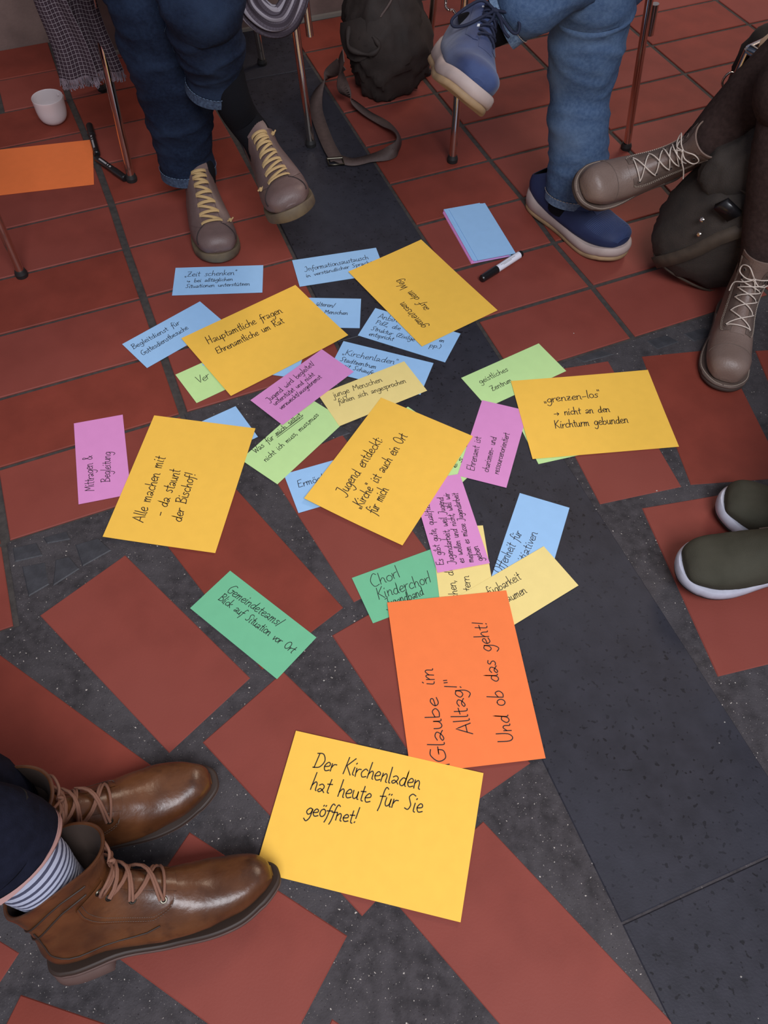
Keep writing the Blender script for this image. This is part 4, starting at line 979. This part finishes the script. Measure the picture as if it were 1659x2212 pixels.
def trouser_leg(path, m, hem, parent, base, fold=.10, seed=0, name='trouser_leg', hemw=.022, seam=None, per=12):
    R = limb_rings(path, 52, per, fold, seed)
    R = [[q-base for q in r] for r in R]; g = G()
    # path runs from hem upward
    d = [0]
    for i in range(1, len(R)): d.append(d[-1]+((sum(R[i], V())-sum(R[i-1], V()))/52).length)
    hi = max([i for i in range(len(R)) if d[i] <= hemw] or [1]); hi = max(hi, 1)
    g.grid(R[hi:], True, m=0); g.fan(R[-1], flip=True)
    c = sum(R[0], V())/52; ax = (sum(R[hi], V())/52-c).normalized()
    H = [[q+(q-(sum(r, V())/52)).normalized()*.0012 for q in r] for r in R[:hi+1]]
    g.grid(H, True, m=1); g.grid([[q for q in R[0]], H[0]], True, m=1)
    inn = [c+(q-c)*.95 for q in R[0]]; inn2 = [c+(q-c)*.86+ax*.05 for q in R[0]]
    g.grid([inn2, inn, R[0]], True, m=2); g.fan(inn2, m=2)
    o = g.build(name, [m, hem, M_dark], parent)
    if seam is not None:
        for ph in seam:
            j = int(ph/360*52) % 52; gg = G()
            P = [q[j]+(q[j]-sum(q, V())/52).normalized()*.0012 for q in R]
            for i in range(0, len(P)-1): 
                for f in (0, .5): gg.tube([P[i].lerp(P[i+1], f), P[i].lerp(P[i+1], f+.3)], .0007, 4)
            gg.build('seam_stitch', M_thr if hem == M_heml else M_hem, o, kind='stuff')
    if hem in (M_hem, M_heml):
        gg = G(); Hh = H[-1]
        for j in range(52):
            a, b = Hh[j], Hh[(j+1) % 52]; e = (a-sum(Hh, V())/52).normalized()*.0010
            gg.tube([a+e, a.lerp(b, .6)+e], .0007, 4)
        gg.build('hem_stitch', M_thr if hem == M_heml else M_heml, o, kind='stuff')
    return o
def sock(path, m, parent, base, uvs=None, name='sock'):
    R = limb_rings(path, 36, 8, .02); R = [[q-base for q in r] for r in R]; g = G(); g.grid(R, True); g.fan(R[0]); g.fan(R[-1], flip=True)
    if uvs:
        n = len(R); uv = [(j/36, i/(n-1)) for i in range(n) for j in range(36)]+[(0, 0)]*(len(g.v)-n*36)
        # fans duplicated rings
        return mesh(name, g.v, g.f, m, parent, True, uv=uv+[(0, 0)]*max(0, len(g.v)-len(uv)))
    return g.build(name, m, parent)
def person(base, label, legs, hip):
    """body: one continuous surface of legs and hips (mostly under the clothes)"""
    base = V(base); g = G()
    for path in legs: 
        R = limb_rings([(p, r*.72) for p, r in path], 20, 6); g.grid(R, True); g.fan(R[0]); g.fan(R[-1], flip=True)
    for p in g.v: p -= base
    P = []
    for i in range(9):
        th = math.pi*i/8; P.append([hip-base+V((math.sin(th)*math.cos(a)*.17, math.sin(th)*math.sin(a)*.14, math.cos(th)*.12)) for a in [2*math.pi*j/20 for j in range(20)]])
    g.grid(P, True)
    o = g.build('person', M_skin); o.location = base
    md = o.modifiers.new('join', 'REMESH'); md.mode = 'VOXEL'; md.voxel_size = .013; md.use_smooth_shade = True
    return tag(o, label, 'person', 'people sitting in the circle')
def hips(parent, base, hip, m, a, b):
    g = G(); P = []
    for i in range(13):
        th = math.pi*i/12; P.append([hip-base+V((math.sin(th)*math.cos(q)*.205, math.sin(th)*math.sin(q)*.17, math.cos(th)*.12)) for q in [2*math.pi*j/32 for j in range(32)]])
    g.grid(P, True); return g.build('trouser_seat', m, parent)
cam_p = V((0, 0, CH))
def R_(px, py, z, hw):      # centre and radius of a limb seen at px,py with half width hw pixels
    p = W(px, py, z); return (p, hw/pxm(p))

# P1 dark jeans, taupe shoes with tan laces
hip = V((-.50, 2.22, .60))
legP = [R_(408, 376, .085, 58), R_(398, 320, .15, 59), (W(388, 250, .235), .074), (W(372, 170, .33), .078), (W(352, 80, .42), .085), (W(335, -10, .50), .09), (V((-.50, 1.80, .53)), .092), (V((-.56, 2.02, .54)), .098), (V((-.57, 2.18, .55)), .10)]
legC = [R_(465, 190, .345, 63), R_(462, 148, .39, 60), (W(452, 100, .44), .068), (W(440, 40, .50), .072), (W(428, -30, .56), .078), (V((-.41, 1.74, .65)), .085), (V((-.42, 1.95, .62)), .095), (V((-.43, 2.16, .57)), .10)]
B1 = V((-.45, 1.75, 0))
toe1 = W(474, 574, .0); MM1 = frame1(toe1, toe1-V((.27, -.963, 0)).normalized()*.3, .285)
A1 = W(562, 312, .245); toe1 = at_dist(650, 478, A1, .2326); MM2 = frame2(toe1, A1, (cam_p-toe1).normalized()+V((.10, 0, 0)), .285)
p1 = person(B1, 'person in dark blue jeans and taupe shoes with tan laces, legs crossed, by the scarf', [[(MM1 @ V((.062, 0, .09)), .030)]+[(p, r*.8) for p, r in legP], [(MM2 @ V((.062, 0, .09)), .030), (W(502, 215, .33), .040)]+[(p, r*.8) for p, r in legC[1:]]], hip)
trouser_leg(legP, M_jd, M_hem, p1, B1, .10, 3); trouser_leg(legC, M_jd, M_hem, p1, B1, .10, 8, seam=[150]); hips(p1, B1, hip, M_jd, 0, 0)
MM = MM1; sock([(MM @ V((.062, 0, .07)), .033), (MM @ V((.060, 0, .11)), .037), (legP[0][0]+V((.0, 0, .03)), .042), (legP[1][0], .044)], M_blk, p1, B1)
shoe_casual(MM, B1, p1, 1, 'taupe leather shoe flat on the tiles')
MM = MM2; sock([(MM @ V((.062, 0, .07)), .033), (MM @ V((.060, 0, .11)), .035), (W(525, 258, .285), .036), (W(502, 215, .335), .038), (legC[1][0]+V((.02, 0, 0)), .040)], M_blk, p1, B1)
shoe_casual(MM, B1, p1, -1, 'taupe leather shoe held up off the floor')

# P2 light blue jeans, blue shoes
hip = V((.50, 2.26, .60)); B2 = V((.46, 1.80, 0))
legP = [R_(1238, 426, .075, 59), R_(1248, 360, .15, 62), (W(1248, 280, .235), .064), (W(1256, 180, .33), .068), (W(1266, 100, .41), .076), (W(1280, 20, .48), .082), (W(1292, -50, .54), .086), (V((.46, 1.88, .54)), .092), (V((.49, 2.05, .54)), .098), (V((.50, 2.20, .55)), .10)]
legC = [R_(1082, 46, .50, 60), R_(1108, 28, .515, 60), (W(1140, 0, .54), .068), (W(1190, -50, .57), .074), (W(1270, -110, .60), .078), (W(1350, -160, .62), .088), (V((.68, 1.84, .62)), .092), (V((.62, 2.02, .60)), .098), (V((.58, 2.18, .57)), .10)]
p2 = person(B2, 'person in light blue jeans and blue shoes, one ankle crossed over the other knee', [[(W(1222, 432, .085), .030)]+[(p, r*.8) for p, r in legP], [(p, r*.8) for p, r in legC]], hip)
trouser_leg(legP, M_jl, M_heml, p2, B2, .10, 5, seam=[100]); trouser_leg(legC, M_jl, M_heml, p2, B2, .10, 12, hemw=.024); hips(p2, B2, hip, M_jl, 0, 0)
A_ = W(1032, 66, .485)
sock([(A_+V((-.03, 0, -.01)), .036), (A_, .037), (W(1070, 50, .50), .040), (W(1110, 25, .52), .042)], M_blk, p2, B2)
sock([(W(1215, 452, .05), .036), (W(1225, 420, .09), .040), (W(1238, 380, .14), .042)], M_blk, p2, B2)
toe = W(1334, 570, 0.0); d = (toe-W(1186, 460, 0)).normalized()
shoe_blue(frame1(toe, toe-d, .30), B2, p2, 1, 'blue mesh shoe on the floor with a thick tan sole', bows=False)
toe = at_dist(990, 228, A_, .246)
rgt = V((1, .1, .1)); MM = frame2(toe, A_, rgt*.30+(cam_p-toe).normalized()*1.0, .30); up_, U_ = shoe_blue(MM, B2, p2, 1, 'blue suede shoe held up, pale sole side towards the bag')
K = MM @ U_.on(.80, 0, .010); q_ = 1/pxm(K); tc_ = (cam_p-K).normalized(); Mi = MM.inverted()
g = G()
for loop in ([(0, 0, 4), (-28, -22, 16), (-62, -6, 14), (-92, 18, 8), (-88, 34, 6), (-60, 30, 10), (-25, 12, 12), (0, 0, 6)], [(0, 0, 4), (18, 2, 12), (40, 8, 14), (52, 28, 12), (48, 48, 8), (34, 44, 8), (14, 16, 8), (0, 0, 6)], [(0, 0, 5), (-6, 18, 8), (-20, 30, 8), (-36, 34, 6)], [(0, 0, 5), (12, 20, 8), (18, 42, 8), (30, 58, 6)]):
    g.tube([Mi @ V(p) for p in cat([K+(RT*dx-UP*dy)*q_+tc_*(h*.001) for dx, dy, h in loop], 6)], .0029, 7)
g.tube([Mi @ (K+(RT*dx-UP*dy)*q_+tc_*.008) for dx, dy in ((-7, -3), (0, 0), (7, 3))], [.003, .0055, .003], 8)
g.build('lace_bow', M_la2, up_)

# P3 brown tights and laced boots
hip = V((1.13, 1.80, .60)); B3 = V((.85, 1.60, 0))
toeP = W(1546, 846, 0.0); dP = (toeP-V((.785, 1.43, 0))).normalized(); MP = frame1(toeP, toeP-dP, .285)
legP = [(MP @ V((.055, 0, .13)), .036), (MP @ V((.052, 0, .17)), .043), (W(1668, 450, .27), .052), (W(1690, 350, .36), .058), (W(1715, 240, .44), .062), (W(1735, 170, .50), .066), (V((.95, 1.52, .56)), .072), (V((1.05, 1.64, .57)), .08), (V((1.13, 1.76, .58)), .09)]
A_ = W(1466, 334, .262); toeC = at_dist(1238, 428, A_, .2326); MC = frame2(toeC, A_, (cam_p-toeC).normalized()+V((0, .0, .15)), .285)
legC = [(MC @ V((.054, 0, .13)), .036), (MC @ V((.050, 0, .165)), .046), (W(1620, 222, .385), .064), (W(1720, 140, .46), .074), (W(1800, 70, .53), .075), (V((.97, 1.62, .67)), .078), (V((1.02, 1.72, .66)), .085), (V((1.08, 1.84, .60)), .09)]
p3 = person(B3, 'person in brown tights and laced grey-brown boots, sitting at the right edge', [[(MP @ V((.062, 0, .09)), .030)]+[(p, r*.9) for p, r in legP], [(MC @ V((.062, 0, .09)), .030)]+[(p, r*.9) for p, r in legC]], hip)
trouser_leg(legP, M_brc, M_brc, p3, B3, .03, 4, name='tights_leg'); trouser_leg(legC, M_brc, M_brc, p3, B3, .03, 9, name='tights_leg'); hips(p3, B3, hip, M_brc, 0, 0)
shoe_boot(MP, B3, p3, 1, 'grey-brown laced boot flat on the floor', 'taupe')
shoe_boot(MC, B3, p3, -1, 'grey-brown laced boot held up in the air', 'taupe')

# P4 olive shoes at the right edge
hip = V((1.45, 1.05, .60)); B4 = V((.95, .85, 0))
toe = W(1452, 1236, .022); heel = W(1790, 1216, .045); d = (toe-heel).normalized()
M4 = frame1(toe, heel, .29, V((0, -.10, 1)))
toe2 = W(1538, 1112, .0); d2 = (toe2-W(1850, 1185, .0)).normalized(); M5 = frame1(toe2, toe2-d2, .29)
k1 = M4 @ V((.07, 0, .13)); k2 = M5 @ V((.07, 0, .13))
l1 = [(k1, .05), (k1+V((.06, .01, .12)), .055), (k1+V((.13, .03, .28)), .065), (V((1.08, .87, .53)), .078), (V((1.28, .98, .56)), .088), (V((1.42, 1.04, .57)), .095)]
l2 = [(k2, .05), (k2+V((.05, .02, .12)), .055), (k2+V((.10, .05, .28)), .065), (V((1.10, 1.02, .53)), .078), (V((1.28, 1.12, .56)), .088), (V((1.42, 1.14, .57)), .095)]
p4 = person(B4, 'person at the right edge wearing olive suede shoes with white soles', [l1, l2], hip)
shoe_olive(M4, B4, p4, 1, 'olive shoe in front, white sole towards us'); shoe_olive(M5, B4, p4, -1, 'olive shoe behind the other one')
for l in (l1, l2): trouser_leg([(p+V((.0, 0, .02)), r*1.1) for p, r in l], M_nav, M_nav, p4, B4, .07, 2)
hips(p4, B4, hip, M_nav, 0, 0)

# P5 cognac boots at the lower left
hip = V((-1.30, .30, .60)); B5 = V((-.42, .25, 0))
toe = W(472, 1700, .012); heelA = toe+V((-.945, -.33, 0)); MA = frame1(toe, heelA, .305)
toe = W(602, 1893, .020); heelB = toe+V((-.915, -.40, 0)); MB = frame1(toe, heelB, .305, V((.0, .50, 1)))
kA = MA @ V((.058, 0, .125)); kB = MB @ V((.056, 0, .140)); uB = (MB.to_3x3() @ V((-.25, 0, 1))).normalized()
lA = [(kA, .030), (kA+V((-.035, .0, .07)), .050), (kA+V((-.11, .02, .17)), .065), (V((-.82, .32, .48)), .078), (V((-1.0, .33, .55)), .088), (V((-1.26, .36, .57)), .095)]
lB = [(MB @ V((.058, 0, .09)), .026), (kB, .031), (kB+uB*.05, .040), (kB+V((-.10, .03, .14)), .062), (V((-.78, .18, .48)), .078), (V((-1.0, .20, .55)), .088), (V((-1.26, .22, .57)), .095)]
p5 = person(B5, 'person in navy trousers, striped socks and cognac brown leather boots, lower left', [lA, lB], hip)
shoe_boot(MA, B5, p5, 1, 'brown boot further from us', 'cognac'); shoe_boot(MB, B5, p5, -1, 'brown boot nearest to us, heel showing', 'cognac')
trouser_leg([(kA+V((-.006, .0, .012)), .034), (kA+V((-.018, .004, .045)), .052)]+[(p, r*1.12) for p, r in lA[2:]], M_nav, M_nav, p5, B5, .07, 2)
trouser_leg([(kB+uB*.092+V((-.006, 0, 0)), .064), (kB+uB*.112+V((-.01, 0, 0)), .066)]+[(p, r*1.12) for p, r in lB[3:]], M_nav, mat('hem_tape', (.42, .24, .22), .8), p5, B5, .07, 6, hemw=.006)
hips(p5, B5, hip, M_nav, 0, 0)
sock([(MB @ V((.062, 0, .09)), .026), (MB @ V((.060, 0, .125)), .031), (kB+uB*.02, .037), (kB+uB*.06, .044), (kB+uB*.12, .047)], M_strp, p5, B5, uvs=True)
sock([(kA+V((.004, .0, -.03)), .026), (kA, .030), (kA+V((-.01, .0, .05)), .040)], M_strp, p5, B5, uvs=True)

# ------------------------------------------------------------------ bags
def blob(c, r, rot, amp, sc, seed, nu=44, nv=26, pw_=.8, flat0=True):
    P = []
    for i in range(nv+1):
        th = math.pi*i/nv; row = []
        for j in range(nu):
            a = 2*math.pi*j/nu; f = lambda v: math.copysign(abs(v)**pw_, v)
            q = V((f(math.sin(th))*f(math.cos(a))*r[0], f(math.sin(th))*f(math.sin(a))*r[1], f(math.cos(th))*r[2])); d = q.normalized()
            w1 = noise.noise(q*sc+V((seed, 0, 0))); w2 = 1-2*abs(noise.noise(q*sc*1.7+V((0, seed, 0))))
            q = rot @ (q+d*amp*(w1+.8*w2**3))+c
            if flat0: q.z = max(q.z, .004)
            row.append(q)
        P.append(row)
    return P
def rotm(x, y, z):
    from mathutils import Euler
    return Euler((math.radians(x), math.radians(y), math.radians(z))).to_matrix()
def strap(g, pts, wd, th=.0022):
    """webbing: points (pos, twist) - twist 0 lies flat, 1 stands on edge"""
    q = cat([tuple(p)+(t,) for p, t in pts], 7); R = []; n = len(q)
    for i in range(n):
        p = V(q[i][:3]); t = (V(q[min(i+1, n-1)][:3])-V(q[max(i-1, 0)][:3])).normalized(); k = q[i][3]*math.pi/2
        s = t.cross(V((0, 0, 1))); s = s.normalized() if s.length > .05 else V((1, 0, 0)); u = t.cross(s) if t.cross(s).z > 0 else -t.cross(s)
        a = s*math.cos(k)+u*math.sin(k); b = t.cross(a).normalized()*th*.5; a = a*wd*.5
        R.append([p-a-b, p+a-b, p+a+b, p-a+b])
    g.grid(R, True); g.fan(R[0]); g.fan(R[-1], flip=True)
bc = W(832, 186, 0); root = empty('shoulder_bag', bc); tag(root, 'dark brown slumped shoulder bag with a long strap looped on the floor', 'bag')
g = G(); P = blob(V((0, 0, .170)), (.120, .100, .205), rotm(-8, -3, 10), .019, 13, 3, nu=72, nv=44, pw_=.98); tp_ = lambda q: V((q.x*(1-.52*sstep(.15, .36, q.z))-.10*max(0, q.z-.15), q.y*(1-.35*sstep(.15, .36, q.z)), q.z)); P = [[tp_(q) for q in r] for r in P]; g.grid([r[::-1] for r in P], True); g.build('body', M_bag, root)
def onbag(a, z, k=1.03):
    a = math.radians(a); f = math.sqrt(max(0, 1-((z-.17)/.205)**2))
    q = rotm(-8, -3, 10) @ V((math.cos(a)*.120*f*k, math.sin(a)*.100*f*k, z-.17)); return tp_(q+V((0, 0, .17)))
g = G(); g.tube([V(p) for p in cat([onbag(a, z, 1.06) for a, z in ((-30, .33), (-48, .29), (-75, .25), (-100, .215))], 5)], .0035, 6); g.tube([V(p) for p in cat([onbag(a, z, 1.05) for a, z in ((-60, .34), (-85, .28), (-120, .23))], 5)], .0025, 6); g.build('piping', M_str, root)
g = G(); P = []
for i in range(13):
    f = i/12; P.append([onbag(lerp(-95, -185, f), lerp(.235-.05*f, .205-.075*math.sin(f*3.14)-.02, j/5), lerp(1.05, 1.16, math.sin(math.pi*f)*j/5)) for j in range(6)])
g.grid(P); g.grid([[q*.985 for q in r][::-1] for r in P]); g.build('flap', M_bag, root)
g = G(); P = [V(p) for p in cat([onbag(-150, .19, 1.05), onbag(-140, .15, 1.25), onbag(-118, .135, 1.2), onbag(-105, .15, 1.12), onbag(-112, .175, 1.08)], 6)]; g.tube(P, [.006+.002*math.sin(i) for i in range(len(P))], 8); g.build('tie', M_bag, root)
g = G(); sp_ = [((742, 120, .17), .8), ((733, 150, .12), .9), ((742, 190, .06), .8), ((762, 218, .025), .3), ((792, 244, .012), .15), ((832, 268, .012), .1), ((858, 292, .018), .55), ((858, 316, .020), .9), ((838, 332, .012), .4), ((800, 342, .005), 0), ((760, 350, .004), 0), ((724, 340, .006), 0)]
strap(g, [(W(*p)-bc, t) for p, t in sp_], .034); g.build('strap', M_str, root)
g = G(); sp_ = [((728, 346, .010), 0), ((712, 318, .010), 0), ((696, 280, .008), 0), ((683, 236, .012), .1), ((688, 196, .03), .3), ((710, 162, .06), .6), ((738, 138, .11), .8)]
strap(g, [(W(*p)-bc, t) for p, t in sp_], .036); g.build('strap', M_str, root)
g = G(); p = W(723, 342, .012)-bc; x = (W(740, 330, 0)-W(712, 332, 0)).normalized()
g.tube([p-x*.02, p+x*.02], .004, 8); g.tube([p-x*.02, p-x*.02+V((.006, -.022, -.004)), p+x*.02+V((.006, -.022, -.004)), p+x*.02], .0028, 6); g.build('strap_slider', M_eye, root)

bc = W(1560, 560, 0); root = empty('backpack', bc); tag(root, 'worn grey-brown canvas backpack with leather strap, slumped behind the laced boots', 'bag')
cA = W(1572, 478, .15)-bc; RA_ = rotm(10, 24, -8)
g = G(); g.grid([r[::-1] for r in blob(cA, (.128, .10, .150), RA_, .010, 10, 9, pw_=.7)], True); g.build('body', M_bag2, root)
cB = W(1622, 352, .29)-bc; g = G(); g.grid([r[::-1] for r in blob(cB, (.098, .085, .075), rotm(0, -30, -10), .009, 14, 4)], True); g.build('rolled_top', M_bag2, root)
cC = W(1672, 150, .34)-bc; g = G(); g.grid([r[::-1] for r in blob(cC, (.085, .06, .09), rotm(0, 25, 0), .008, 14, 14)], True); g.build('side_pocket', M_bag, root)
def onA(a, b, k=1.04):
    a, b = math.radians(a), math.radians(b); f = lambda v: math.copysign(abs(v)**.7, v)
    return cA+RA_ @ V((f(math.cos(b))*f(math.cos(a))*.128*k, f(math.cos(b))*f(math.sin(a))*.10*k, f(math.sin(b))*.150*k))
def sstrap(g, A, B, wd, k=1.09, n=14):
    R = []
    for i in range(n+1):
        p = onA(lerp(A[0], B[0], i/n), lerp(A[1], B[1], i/n), k); q = onA(lerp(A[0], B[0], (i+.5)/n), lerp(A[1], B[1], (i+.5)/n), k); nn = (p-cA).normalized(); s = (q-p).cross(nn).normalized()*wd*.5
        R.append([p-s-nn*.004, p-s, p+s, p+s-nn*.004])
    g.grid(R)
g = G(); sstrap(g, (-135, -50), (-70, 62), .028, 1.10); g.build('strap', M_lea2, root)
g = G(); sstrap(g, (-150, -50), (-20, -44), .006, 1.05); sstrap(g, (-160, 40), (-40, 62), .005, 1.05); g.build('seam_tape', M_lea2, root, kind='stuff')
g = G(); p = onA(-118, 24, 1.20); g.box((-.022, -.006, -.016), (.022, .006, .016), Matrix.Translation(p) @ rotm(20, 35, -10).to_4x4()); g.build('buckle', M_pen, root); g = G(); p2_ = onA(-100, 44, 1.18); g.tube([V(q) for q in cat([p2_, p2_+V((.012, -.008, .012)), p2_+V((.026, -.004, .006)), p2_+V((.022, 0, -.010)), p2_], 5)], .0025, 6); g.build('buckle_ring', M_eye, root)
for a, b in ((-128, 8), (-118, 2)):
    g = G(); p = onA(a, b, 1.13); nn = (p-cA).normalized(); rev(g, p, p+nn*.004, [(0, .005, 0), (.6, .005, 0), (1, .003, 0), (1, 0, 0)], 10); g.build('rivet', M_chr, root)
g = G(); p = cB+V((-.055, -.055, -.058))
for k in range(26):
    q = p+V((.11*k/26, -.01*math.sin(k), -.012*math.sin(k*.4))); g.tube([q, q+V((random.uniform(-.004, .004), -.006, random.uniform(-.012, -.004)))], .0012, 4)
g.build('frayed_edge', M_lea2, root, kind='stuff')
g = G(); p = W(1574, 172, .33)-bc
g.tube([V(q) for q in cat([p+V((.018, 0, .012)), p+V((-.004, 0, .014)), p+V((-.012, 0, -.004)), p+V((-.004, 0, -.018)), p+V((.012, 0, -.02))], 5)], .0028, 8); g.tube([p+V((-.004, 0, -.018)), p+V((-.014, 0, -.038)), p+V((-.022, .0, -.05))], .0025, 8); g.build('hook', M_chr, root)

# ------------------------------------------------------------------ scarf
bs = W(190, 160, .28); bs0 = V((bs.x, bs.y, 0)); root = empty('scarf', bs0); tag(root, 'fringed plaid wool scarf hanging over the chair beside the dark jeans', 'scarf')
rx = V((.97, .24, 0)); ry = V((-.24, .97, 0))
def panel(px0, px1, zb, zt, yoff, ph, name):
    c0, c1 = W(px0, 165, zb), W(px1, 165, zb); wd = (c1-c0).length; g = G(); uv = []; NU, NV = 40, 46; P = []
    for i in range(NU+1):
        r = []
        for j in range(NV+1):
            f = j/NV; z = lerp(zb, zt, f); a = i/NU-.5; nar = lerp(1.06, .70, f)
            q = c0.lerp(c1, .5)+rx*(a*wd*nar+.004*math.sin(f*7+ph)-.012*f)+ry*(yoff+.007*math.sin(a*9+ph+f*1.2))
            q.z = z; r.append(q-bs0); uv.append((i/NU*1.0, f*.9))
        P.append(r)
    v = [p for r in P for p in r]; k = NV+1; fcs = [(i*k+j, (i+1)*k+j, (i+1)*k+j+1, i*k+j+1) for i in range(NU) for j in range(NV)]
    o = mesh(name, v, fcs, M_scarf, root, True, uv=uv); md = o.modifiers.new('thick', 'SOLIDIFY'); md.thickness = .003
    g = G()
    for i in range(0, 90):
        f = i/89*NU; a = int(min(f, NU-1)); p = P[a][0].lerp(P[a+1][0], f-a); L_ = random.uniform(.012, .022)
        g.tube([V(q) for q in cat([p+V((0, 0, .003)), p+V((random.uniform(-.003, .003), random.uniform(-.003, .003), -L_*.5)), p+V((random.uniform(-.006, .006), random.uniform(-.006, .002), -L_))], 2)], [.0011]*5, 4)
    g.build('fringe', M_fri, o, kind='stuff')
panel(132, 208, .285, .56, -.012, 0, 'hanging_end'); panel(186, 262, .270, .56, .014, 2, 'hanging_end')
pts = [((505, -70, .50), .030), ((528, -20, .44), .030), ((546, 18, .405), .030), ((580, 45, .38), .030), ((612, 42, .38), .030), ((632, 12, .405), .028), ((644, -30, .44), .026), ((650, -90, .50), .026)]
q = cat([tuple(W(*p)-bs0)+(r,) for p, r in pts], 9); v = []; uv = []; n = len(q); K = 64; prev = V((0, 1, 0))
for i in range(n):
    p = V(q[i][:3]); t = (V(q[min(i+1, n-1)][:3])-V(q[max(i-1, 0)][:3])).normalized(); a = (prev-t*prev.dot(t)).normalized(); b = t.cross(a); prev = a
    for j in range(K):
        th = 2*math.pi*j/K; r = q[i][3]*(1+.16*math.sin(th*9+i*.12)+.05*math.sin(th*4)); v.append(p+a*math.cos(th)*r*.75+b*math.sin(th)*r*1.05); uv.append((j/K, i/n))
mesh('hanging_loop', v, [(i*K+j, (i+1)*K+j, (i+1)*K+(j+1) % K, i*K+(j+1) % K) for i in range(n-1) for j in range(K)], M_scarf2, root, True, uv=uv)
g = G(); g.tube([V(p) for p in cat([W(650, -90, .50)-bs0, V((-.26, 2.25, .52))-bs0, V((-.45, 2.44, .58))-bs0, V((-.75, 2.38, .55))-bs0, V((-.80, 2.15, .54))-bs0, W(200, -60, .55)-bs0], 6)], .03, 12); g.build('middle', M_fri, root)
